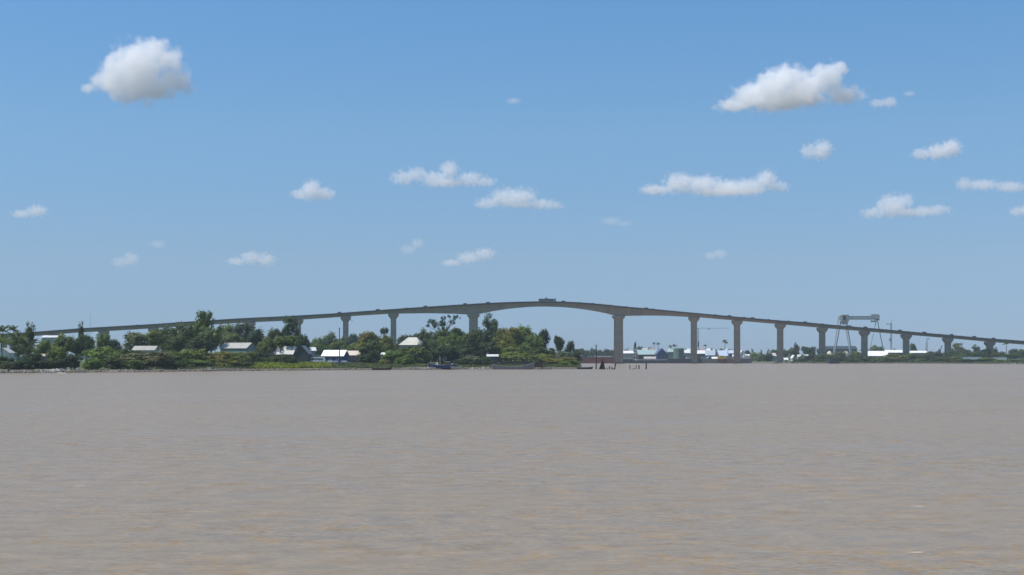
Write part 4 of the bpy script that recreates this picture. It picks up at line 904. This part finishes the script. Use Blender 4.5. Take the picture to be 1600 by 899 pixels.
def rubble(name, areas, n, s0, s1, m_, seed):
    rng = random.Random(seed); mb = MB()
    for _ in range(n):
        x0, x1, d0, d1 = rng.choice(areas); px = rng.uniform(x0, x1); Y = interp(SHORE_L if px < 905 else SHORE_R, px) + rng.uniform(d0, d1); g = G(px, Y); s = rng.uniform(s0, s1)
        mb.lathe([(s * rng.uniform(.5, .8), -.1), (s * rng.uniform(.6, 1), s * .35), (s * rng.uniform(.2, .5), s * rng.uniform(.5, .9))], g, 5)
    tag(mb.build(name, m_), kind='stuff')
STONE = mat('shore stones', (.20, .18, .155), .9, .5, .45)
rubble('shore_rubble', [(0, 130, 0, 8), (0, 330, 0, 6), (310, 375, 0, 12), (640, 680, 1, 7), (360, 760, 0, 5)], 620, .25, .8, STONE, 5)
rubble('pale_rubble', [(58, 108, 1, 12), (20, 110, 1, 10), (60, 100, 2, 9), (170, 215, 0, 5), (318, 365, 2, 12), (735, 765, 0, 6), (655, 672, 1, 5), (1550, 1600, 1, 8), (1235, 1300, 0, 4)], 260, .3, .7, mat('pale stones', (.44, .41, .35), .9, .5, .3), 6)

# ------------------------------------------------------------------ cranes and masts at the shipyard
YC = 1760
def W(px, y, Y=YC): return P(px, y, Y)
g0 = G(1342, YC); gc = empty('gantry_crane', g0, 0, 'tall pale shipyard gantry crane with splayed legs rising above the bridge deck', 'crane'); O = g0
LG = (.66, .63, .56); LD = (.34, .37, .38); zg = gz(1342, YC)
m = MB()
for dy in (-3, 3): m.box(((W(1312, 0).x + W(1373, 0).x) / 2, YC + dy, W(0, 497).z), (W(1373, 0).x - W(1312, 0).x, 1.4, 2.6))
m.build('main_girder', STEELO, gc, LG, origin=O)
m = MB()
for dy in (-3, 3):
    for yy in (494.8, 499.1): m.box(((W(1312, 0).x + W(1373, 0).x) / 2, YC + dy, W(0, yy).z), (W(1373, 0).x - W(1312, 0).x + .4, 1.9, .7))
m.build('girder_flange', STEELO, gc, (.10, .125, .14), origin=O)
m = MB(); m.box((W(1319.3, 0).x, YC, W(0, 497.5).z), (9.5, 9.5, 8.5)); m.box((W(1319, 0).x, YC - 1, W(0, 504.5).z), (7.2, 6, 4.2)); ho = m.build('trolley_house', STEELO, gc, (.36, .35, .31), origin=O)
MB().box((W(1318, 0).x, YC - 4.8, W(0, 497).z), (3.6, .3, 5.5)).build('window', GLASS, ho).location = -Vector(O)  # oversized dark pane paints in the shade of the machinery recess
m = MB(); m.box((W(1366, 0).x, YC, W(0, 494.3).z), (9.5, 8, 4.6)); m.box((W(1371, 0).x, YC, W(0, 496.5).z), (3.4, 7, 7)); m.build('end_house', STEELO, gc, (.34, .38, .40), origin=O)
MB().box((W(1363.5, 0).x, YC - 2, W(0, 502.3).z), (5.6, 3, 1.6)).beam((W(1361.5, 0).x, YC - 2, W(0, 502).z), (W(1361.5, 0).x, YC - 2, W(0, 498).z), .3).beam((W(1366, 0).x, YC - 2, W(0, 502).z), (W(1366, 0).x, YC - 2, W(0, 498).z), .3).build('operator_cab', STEELO, gc, (.06, .08, .09), origin=O)
for xt, yt, xb, dyt, dyb, th in [(1310.5, 495, 1300.8, -4, -13, 1.15), (1313.5, 502, 1302.4, 4, 13, 1.25), (1320.5, 506, 1330.5, -4, -13, 1.25), (1323, 504, 1333, 4, 13, 1.15), (1369.6, 499.5, 1354.8, -2, -8, .95), (1370.8, 499.5, 1383.6, 2, 8, .95)]:
    a, b = W(xt, yt, YC + dyt), W(xb, 0, YC + dyb); b.z = zg - .2
    MB().beam(a, b, th, th).build('leg', STEELO, gc, LD if th > 1 else (.40, .43, .44), origin=O)
m = MB().beam(W(1310, 496, YC - 4), W(1313.5, 493.8, YC - 2), .9).beam(W(1313.5, 493.8, YC - 2), W(1320, 494, YC), .9); m.build('corner_brace', STEELO, gc, (.42, .43, .42), origin=O)
m = MB()
for xa, xb, dy in ((1299.5, 1304.5, -13), (1329, 1335, -13), (1352, 1357, -8), (1381, 1386, 8)): m.box(((W(xa, 0).x + W(xb, 0).x) / 2, YC + dy, zg + .7), (W(xb, 0).x - W(xa, 0).x, 2.4, 1.5))
m.build('bogie', STEELO, gc, (.12, .13, .13), origin=O)
hk = MB().tube([W(1318, 508, YC), W(1318, 520, YC)], .1, 5).tube([W(1320, 508, YC), W(1320, 520, YC)], .1, 5); hk.box(W(1319, 521, YC), (2.2, 1, 1.6)); 
def lattice(m, a, b, wd, n, th):
    a, b = Vector(a), Vector(b); d = (b - a).normalized(); u = d.cross(Vector((0, 1, 0))).normalized(); v = d.cross(u); cs_ = [(i * wd / 2, j * wd / 2) for i, j in ((-1, -1), (1, -1), (1, 1), (-1, 1))]
    for i, j in cs_: m.beam(a + u * i + v * j, b + u * i + v * j, th)
    for k in range(n):
        p0, p1 = a.lerp(b, k / n), a.lerp(b, (k + 1) / n)
        for q in range(4): m.beam(p0 + u * cs_[q][0] + v * cs_[q][1], p1 + u * cs_[(q + 1) % 4][0] + v * cs_[(q + 1) % 4][1], th * .7)
    return m
YT = 1810; g = G(1091, YT); tc = empty('tower_crane', g, 0, 'thin tower crane with a long level jib seen between two river piers', 'crane')
lattice(MB(), (0, 0, -.2), (0, 0, P(0, 513.6, YT).z - g.z), 1.3, 22, .22).build('mast', STEELO, tc, (.16, .20, .23))
zj = P(0, 513.6, YT).z - g.z
lattice(MB(), (-2.5, 0, zj + .3), ((1139 - 1091) * pxm(YT), 0, zj + .5), .8, 18, .13).build('jib', STEELO, tc, (.30, .34, .37))
MB().box((14, 0, zj - .6), (2.2, 1, 1.2)).build('trolley', STEELO, tc, (.25, .28, .3)); MB().box((.1, -.4, P(0, 538, YT).z - g.z), (1.9, 1.8, 7)).build('base_tower', STEELO, tc, (.10, .13, .15))
MB().box((-2.0, 0, zj - .2), (1.6, 1.2, 1.6)).build('counterweight', STEELO, tc, (.2, .2, .2))
YD = 1770; g = G(1392.5, YD); dk = empty('derrick_mast', g, 0, 'slender mast with a short level arm and a box halfway, right of the gantry crane', 'mast')
lattice(MB(), (0, 0, -.2), (0, 0, P(0, 505, YD).z - g.z), 1.3, 20, .25).build('mast', STEELO, dk, (.22, .27, .30)); MB().tube([(0, 0, P(0, 506, YD).z - g.z), (.6, 0, P(0, 499.5, YD).z - g.z)], [.3, .2], 6).build('mast_tip', STEELO, dk, (.25, .3, .32))
za = P(0, 506.6, YD).z - g.z; MB().box((-2.9, 0, za), (6.0, .9, .9)).box((-5.2, 0, za), (2.4, 1.3, 1.2)).build('arm', STEELO, dk, (.34, .38, .42)); MB().box((-1.4, -.6, P(0, 531, YD).z - g.z), (1.9, 1.6, 3.2)).build('control_box', STEELO, dk, (.14, .18, .21))
YS = 1770; g = G(1448.5, YS); sm = empty('ship_mast', g, 0, 'ship\'s mast with a raked stay and a round radar dome under the deck', 'mast'); zt = P(0, 528.5, YS).z - g.z
MB().tube([(0, 0, -.2), (0, 0, zt)], [.65, .4], 8).build('shaft', STEELO, sm, (.20, .25, .30)); MB().beam((-3.4, 0, 6), (0, 0, zt - 2), .5).beam((-1.8, 0, 6), (0, 0, zt * .7), .4).build('stay', STEELO, sm, (.28, .32, .36))
MB().lathe([(.1, -1), (.85, -.5), (1.0, 0), (.85, .5), (.1, 1)], (2.3, 0, zt - .8), 10).beam((0, 0, zt - .8), (2.3, 0, zt - .9), .25).build('radar_dome', STEELO, sm, (.2, .22, .25))
YL = 1640; g = G(1468.5, YL); sc = empty('slewing_crane', g, 0, 'small slewing crane with its boom raised steeply above the bushes', 'crane')
MB().lathe([(1.4, 0), (1.2, P(0, 548, YL).z - g.z)], n=10).build('pedestal', STEELO, sc, (.12, .14, .15)); zq = P(0, 548.5, YL).z - g.z; MB().box((-.6, 0, zq + .8), (2.4, 2, 1.9)).build('cab', STEELO, sc, (.10, .12, .13)); lattice(MB(), (0, 0, zq), (2.6, 0, P(0, 540, YL).z - g.z), .8, 6, .22).build('boom', STEELO, sc, (.12, .14, .15))

# ------------------------------------------------------------------ vehicles
def car(loc, rz, color, label, group=None, van=False, name='car'):
    o = empty(name, loc, rz, label, 'van' if van else 'car', group); L, B, h = (5.0, 1.9, 2.2) if van else (4.4, 1.75, 1.5)
    prof = [(-L / 2, .35), (L / 2, .35), (L / 2, .85), (L * .42, 1.0), (L * .30, h), (-L / 2 + .15, h), (-L / 2, 1.0)] if van else [(-L / 2, .3), (L / 2, .3), (L / 2, .72), (L * .26, .9), (L * .12, h), (-L * .27, h), (-L * .40, .95), (-L / 2, .85)]
    MB().loft([[(x, s * B / 2 * (1 if z < .95 else .9), z) for x, z in prof] for s in (-1, 1)]).build('body', CARP, o, color)
    gl = MB(); z0, z1 = (1.15, h - .25) if van else (.98, h - .14)
    for s in (-1, 1): gl.box(((-.15 if van else -.1) * L * .5, s * B * .455, (z0 + z1) / 2), (L * (.66 if van else .34), .06, z1 - z0))
    gl.build('side_windows', GLASS, o)
    for x in (-L * .31, L * .31):
        for s in (-1, 1): MB().tube([(x, s * (B / 2 - .22), .33), (x, s * (B / 2 + .02), .33)], .33, 10).build('wheel', RUBBER, o)
    return o
_cars = {}
def put_car(loc, rz, color, label, group, van):
    if van not in _cars: _cars[van] = car(loc, rz, color, label, group, van, 'minibus' if van else 'car'); return _cars[van]
    c = copy_tree(_cars[van]); c.location = loc; c.rotation_euler = (0, 0, rz); c['label'] = label
    if group: c['group'] = group
    elif 'group' in c: del c['group']
    for ch in c.children:
        if ch.name.startswith('body'): ch.color = (*color, 1)
    return c
DK = [(.04, .05, .08), (.05, .05, .055), (.10, .11, .13), (.07, .03, .03), (.03, .045, .05)]
def on_deck(px, lane): 
    x, y = on_line(px); q = Vector((x, y, 0)) + VB * lane; q.z = deck_z(px) + .01; sl = math.atan2(deck_z(px + 6) - deck_z(px - 6), (Vector(on_line(px + 6)) - Vector(on_line(px - 6))).length); return q, sl
spec = [(214, 0, 'dark car on the bridge at the far left above the sky gap'), (531, 1, 'dark van on the bridge above the pier with the drain spout'), (591, 1, 'dark van on the bridge left of the second clear pier'), (636, 0, 'dark car following the white car up the bridge'), (633.4, 2, 'white car climbing the bridge left of the main pier'), (662, 2, 'second white car, higher up the climb to the main pier'), (665.6, 1, 'dark van close behind the second white car'), (727.5, 1, 'dark van on the bridge just left of the main pier'), (763.5, 1, 'dark van on the bridge just right of the main pier'), (881.5, 1, 'dark van just over the crown of the bridge, right of the lorry')]
right = [907, 926, 940, 978, 1011, 1020, 1052, 1117, 1141, 1162, 1177.5, 1200, 1215, 1231, 1259.5, 1284, 1329, 1351, 1387, 1405, 1421, 1443, 1471, 1485.5, 1503, 1521, 1536, 1551, 1573]
vrng = random.Random(3)
for i, (px, k, lb) in enumerate(spec):
    q, sl = on_deck(px, 2.6); c = put_car(q, BROT, (.8, .8, .8) if k == 2 else DK[i % 5], lb, 'vehicles on the bridge', k == 1); c.rotation_euler = (0, -sl, BROT)
VANS = (1011, 1141, 1177.5, 1259.5, 1329, 1351, 1405, 1443, 1485.5, 1521, 1551)
WHERE = ['on the bridge where the arch begins to thicken, right of the lorry', 'on the bridge midway between the lorry and the far main pier', 'on the bridge just short of the far main pier', 'on the bridge just past the far main pier', 'on the bridge well short of the first river pier', 'following close behind a minibus past the far main pier', 'on the bridge halfway down to the first river pier', 'on the bridge midway between the first and second river piers', 'on the bridge just before the second river pier', 'on the bridge just past the second river pier', 'on the bridge midway between the second and third river piers', 'on the bridge approaching the third river pier', 'on the bridge right above the third river pier', 'on the bridge just past the third river pier', 'on the bridge between the third river pier and the first bank pier', 'on the bridge right above the first bank pier', 'on the bridge between the gantry crane\'s two leg frames', 'on the bridge right above the second bank pier', 'on the bridge beside the slender mast with the level arm', 'on the bridge just before the third bank pier', 'on the bridge just past the third bank pier', 'on the bridge above the ship\'s mast', 'on the bridge above the small slewing crane', 'on the bridge just past the fourth bank pier', 'on the bridge above the hazy tall tree', 'on the bridge above the pointed dark tree', 'on the bridge just before the fifth bank pier', 'on the bridge just past the fifth bank pier', 'on the bridge above the palm with the drooping frond']
for i, px in enumerate(right):
    q, sl = on_deck(px, -2.6 if i % 2 else 2.6); van = px in VANS
    c = put_car(q, BROT, DK[(i * 3) % 5], ('dark minibus ' if van else 'dark car ') + WHERE[i], 'vehicles on the bridge', van); c.rotation_euler = (0, -sl, BROT)
q, sl = on_deck(855, -2.6); lo = empty('lorry', q, BROT, 'long grey slat sided lorry crossing the crown of the bridge', 'lorry'); k = 1590 / F
MB().box((-1.5, 0, 1.15), (17.2, 2.5, .35)).build('trailer_bed', GREYM, lo)
sp = mat('slate panels', (.16, .18, .19), .6, .6, .15)
for i in range(11):
    MB().box((-9.3 + i * 1.55, -1.22, 2.55), (1.42, .1, 2.3)).build('side_panel', sp, lo); MB().box((-9.3 + i * 1.55, 1.22, 2.55), (1.42, .1, 2.3)).build('side_panel', sp, lo)
MB().box((-1.5, 0, 3.78), (17.2, 2.6, .12)).build('top_rail', GREYM, lo); MB().box((-1.7, 0, 4.45), (3.2, 2.0, 1.2)).build('roof_box', GREYM, lo)
cb_ = MB().box((8.5, 0, 2.35), (2.2, 2.5, 3.6), 0, .94).build('cab', GREYM, lo); MB().box((9.55, 0, 2.9), (.1, 2.0, 1.0)).build('windscreen', GLASS, cb_)
for x in (-8.5, -7.2, -5.9, 4.6, 8.3):
    for s in (-1, 1): MB().tube([(x, s * .9, .52), (x, s * 1.25, .52)], .52, 10).build('wheel', RUBBER, lo)
# parked on the grass of the left bank
def bus(px, Y, L, rz, label):
    o = empty('bus', G(px, Y), rz, label, 'bus'); o.location.z += .7
    MB().loft([[(x, s * 1.2, z) for x, z in ((-L / 2, .4), (L / 2, .4), (L / 2, 1.4), (L / 2 - .3, 2.9), (-L / 2 + .1, 2.95), (-L / 2, 1.2))] for s in (-1, 1)]).build('body', WHITE, o)
    for i in range(6): MB().box((-L / 2 + .9 + i * (L - 1.4) / 6, -1.22, 2.05), ((L - 1.4) / 6 * .85, .06, .75)).build('window', GLASS, o)
    MB().box((0, 0, 3.0), (L * .96, 2.3, .12)).build('roof', WHITE, o)
    for x in (-L * .3, L * .32):
        for s in (-1, 1): MB().tube([(x, s * .9, .45), (x, s * 1.22, .45)], .48, 10).build('wheel', RUBBER, o)
bus(496, 772, 8.6, 0.02, 'white bus parked behind the grass beside the dark barn')
for px, Y, c, lb in [(494.5, 757, (.8, .8, .78), 'white car parked in front of the white bus'), (516.5, 764, (.78, .78, .78), 'white car parked below the blue shed'), (525, 770, (.45, .47, .5), 'grey car parked at the foot of the flood pole'), (539, 768, (.62, .64, .62), 'pale car half hidden in grass right of the flood pole')]:
    g = G(px, Y); g.z += .75; put_car(g, .1, c, lb, 'cars parked on the left bank', False)
# ------------------------------------------------------------------ fair weather clouds: real volumes about a kilometre up
def cloud(label, puffs, base_y, dens, seed, tone=0.0, soft=.55, amp=1.35, group=None):
    """puffs: (px, y, rx, ry) in photo pixels; base_y the flat base. The cloud base lies 1000 m above the river."""
    if len(puffs) > 4: puffs = [(sum(q[0] for q in puffs) / len(puffs), base_y - (base_y - min(q[1] for q in puffs)) * .38, (max(q[0] for q in puffs) - min(q[0] for q in puffs)) * .28, (base_y - min(q[1] for q in puffs)) * .26)] + puffs
    puffs = [(a, b, c * (1.12 if base_y < 200 else 1.18), d * (1.10 if base_y < 200 else 1.25)) for a, b, c, d in puffs]; dens *= .50 if base_y < 280 else .44
    D = 1000.0 * F / (HY - base_y); k = D / F
    cx = sum(p[0] for p in puffs) / len(puffs); cy = sum(p[1] for p in puffs) / len(puffs); c = P(cx, cy, D)
    loc = [(Vector(((p[0] - cx) * k, (i % 3 - 1) * .25 * p[3] * k, (cy - p[1]) * k)), Vector((p[2] * k, max(p[3], p[2] * .55) * k, p[3] * k))) for i, p in enumerate(puffs)]
    m = bpy.data.materials.new('cloud vapour'); m.use_nodes = True; n = m.node_tree; n.nodes.remove(n.nodes['Principled BSDF']); L = n.links.new
    tc = n.nodes.new('ShaderNodeTexCoord'); prev = None
    def math_(op, a, b=None, c_=None):
        q = n.nodes.new('ShaderNodeMath'); q.operation = op
        for i, v in enumerate((a, b, c_)):
            if v is None: continue
            if isinstance(v, (int, float)): q.inputs[i].default_value = v
            else: L(v, q.inputs[i])
        return q.outputs[0]
    for p, r in loc:
        v = n.nodes.new('ShaderNodeVectorMath'); v.operation = 'MULTIPLY_ADD'; v.inputs[1].default_value = (1 / r.x, 1 / r.y, 1 / r.z); v.inputs[2].default_value = (-p.x / r.x, -p.y / r.y, -p.z / r.z); L(tc.outputs['Object'], v.inputs[0])
        le = n.nodes.new('ShaderNodeVectorMath'); le.operation = 'LENGTH'; L(v.outputs[0], le.inputs[0]); d = le.outputs['Value']
        prev = d if prev is None else math_('SMOOTH_MIN', prev, d, .22)
    hgt = max(p[1].z for p in loc); of = n.nodes.new('ShaderNodeMapping'); of.inputs['Location'].default_value = (seed * 311.0, seed * 97.0, 0); L(tc.outputs['Object'], of.inputs['Vector'])
    nz = n.nodes.new('ShaderNodeTexNoise'); nz.inputs['Scale'].default_value = 2.3 / hgt; nz.inputs['Detail'].default_value = 7; nz.inputs['Roughness'].default_value = .64; L(of.outputs[0], nz.inputs['Vector'])
    vo = n.nodes.new('ShaderNodeTexVoronoi'); vo.feature = 'SMOOTH_F1'; vo.inputs['Scale'].default_value = 2.4 / hgt; vo.inputs['Smoothness'].default_value = .35; vo.inputs['Detail'].default_value = 1.0; vo.inputs['Roughness'].default_value = .5; L(of.outputs[0], vo.inputs['Vector'])
    bil = math_('MULTIPLY_ADD', vo.outputs['Distance'], -.55, .35)
    s = math_('MULTIPLY_ADD', nz.outputs['Fac'], amp * .75, 1 - amp * .375); s = math_('ADD', s, bil); s = math_('SUBTRACT', s, prev)
    r = n.nodes.new('ShaderNodeMapRange'); r.interpolation_type = 'SMOOTHSTEP'; r.inputs[1].default_value = 0; r.inputs[2].default_value = soft; r.inputs[3].default_value = 0; r.inputs[4].default_value = dens / (hgt * 2); L(s, r.inputs[0])
    vs = n.nodes.new('ShaderNodeVolumeScatter'); vs.inputs['Color'].default_value = (1, 1, 1, 1); vs.inputs['Anisotropy'].default_value = 0.0; L(r.outputs[0], vs.inputs['Density'])
    L(vs.outputs[0], n.nodes['Material Output'].inputs['Volume'])
    bm = bmesh.new()
    for p, rr in loc:
        g = 1 + amp * .32
        bmesh.ops.create_icosphere(bm, subdivisions=2, radius=1, matrix=Matrix.Translation(p) @ Matrix.Diagonal((rr.x * g, rr.y * g, rr.z * g, 1)))
    me = bpy.data.meshes.new('cloud'); bm.to_mesh(me); bm.free()
    o = bpy.data.objects.new('cloud', me); C.objects.link(o)
    md = o.modifiers.new('union', 'REMESH'); md.mode = 'VOXEL'; md.voxel_size = hgt * .22
    dg = bpy.context.evaluated_depsgraph_get(); me2 = bpy.data.meshes.new_from_object(o.evaluated_get(dg)); o.modifiers.clear(); o.data = me2; me2.name = 'cloud'
    me2.materials.clear(); me2.materials.append(m); o.location = c
    return tag(o, label, 'cloud', group)
cloud('biggest cloud, heaped and tall, alone at the upper left', [(215, 105, 46, 44), (243, 82, 32, 26), (268, 96, 24, 22), (195, 115, 42, 36), (170, 128, 34, 24), (140, 138, 18, 10), (235, 138, 46, 28), (270, 125, 30, 24), (205, 148, 40, 18), (292, 140, 14, 10)], 168, 11, 1)
cloud('long wedge shaped cloud with three bumps, highest at the upper right', [(1145, 165, 32, 12), (1175, 150, 34, 24), (1205, 140, 34, 32), (1230, 125, 30, 28), (1262, 138, 40, 32), (1290, 122, 30, 24), (1311, 108, 15, 15), (1320, 148, 34, 18), (1215, 160, 60, 16)], 178, 10, 2)
cloud('faint wisp trailing right of the long wedge shaped cloud', [(1372, 162, 16, 8), (1390, 160, 14, 10)], 172, 2.6, 3)
cloud('tiny smudge of cloud beyond the faint wisp', [(1420, 147, 11, 5)], 153, 1.0, 4)
cloud('small rounded cloud below the long wedge shaped cloud', [(1262, 238, 14, 12), (1285, 235, 18, 16)], 251, 4.2, 5)
cloud('small bright cloud leaning right near the right edge', [(1440, 241, 18, 9), (1465, 238, 22, 13), (1488, 231, 18, 14)], 253, 5, 6)
cloud('flat thin cloud running out of the right edge', [(1505, 288, 14, 11), (1535, 289, 30, 9), (1580, 292, 28, 9)], 300, 2.6, 7)
cloud('hump shaped cloud with a long tail to the right', [(1365, 333, 22, 9), (1395, 322, 26, 19), (1412, 315, 16, 12), (1440, 331, 26, 9), (1468, 328, 22, 8)], 343, 5, 8)
cloud('long flat cloud with a ragged top to the right of the middle', [(1025, 297, 28, 9), (1062, 286, 28, 17), (1100, 290, 34, 16), (1140, 294, 36, 14), (1175, 292, 28, 15), (1197, 282, 18, 16), (1215, 292, 20, 9)], 310, 5.5, 9)
cloud('small hill shaped cloud left of the middle', [(472, 304, 18, 10), (487, 297, 17, 16), (506, 303, 18, 11)], 315, 5.5, 10)
cloud('ragged cloud with three tufts above the middle', [(630, 278, 22, 12), (650, 272, 20, 12), (680, 280, 26, 13), (702, 266, 16, 15), (735, 280, 26, 12), (760, 285, 20, 8)], 297, 4.2, 11)
cloud('smooth flat based cloud just right of the tufted cloud', [(760, 318, 22, 9), (790, 309, 28, 16), (815, 308, 26, 15), (845, 319, 26, 9), (866, 321, 16, 7)], 328, 4.2, 12)
cloud('small pale cloud at the left edge', [(35, 335, 18, 7), (58, 330, 18, 10)], 345, 3.2, 13)
cloud('low pale cloud over the left part of the bridge', [(370, 409, 18, 7), (392, 403, 18, 11), (414, 406, 17, 11)], 418, 3.0, 14)
cloud('low tapering cloud above the arched span', [(706, 411, 18, 6), (732, 403, 20, 10), (757, 397, 18, 10)], 418, 3.2, 15)
cloud('faint low puff left of the tallest tree', [(190, 410, 17, 9), (205, 405, 14, 12)], 421, 2.0, 16)
cloud('tiny cloud fragment cut by the right edge', [(1590, 331, 16, 8), (1605, 328, 14, 9)], 340, 3.0, 17)
cloud('faint low puff above the river piers', [(1110, 400, 12, 7), (1125, 397, 12, 8)], 408, 1.6, 18)
cloud('barely visible scrap of cloud high in the middle', [(802, 158, 14, 6)], 166, 1.0, 19)
cloud('faint torn cloud below the tufted cloud', [(638, 390, 14, 8), (652, 381, 12, 9)], 400, 1.5, 20)
cloud('barely visible scrap above the faint low puff', [(247, 382, 14, 7)], 391, 1.0, 21)
cloud('barely visible wide scrap right of the smooth flat based cloud', [(955, 346, 18, 7), (975, 350, 14, 5)], 356, .9, 22)
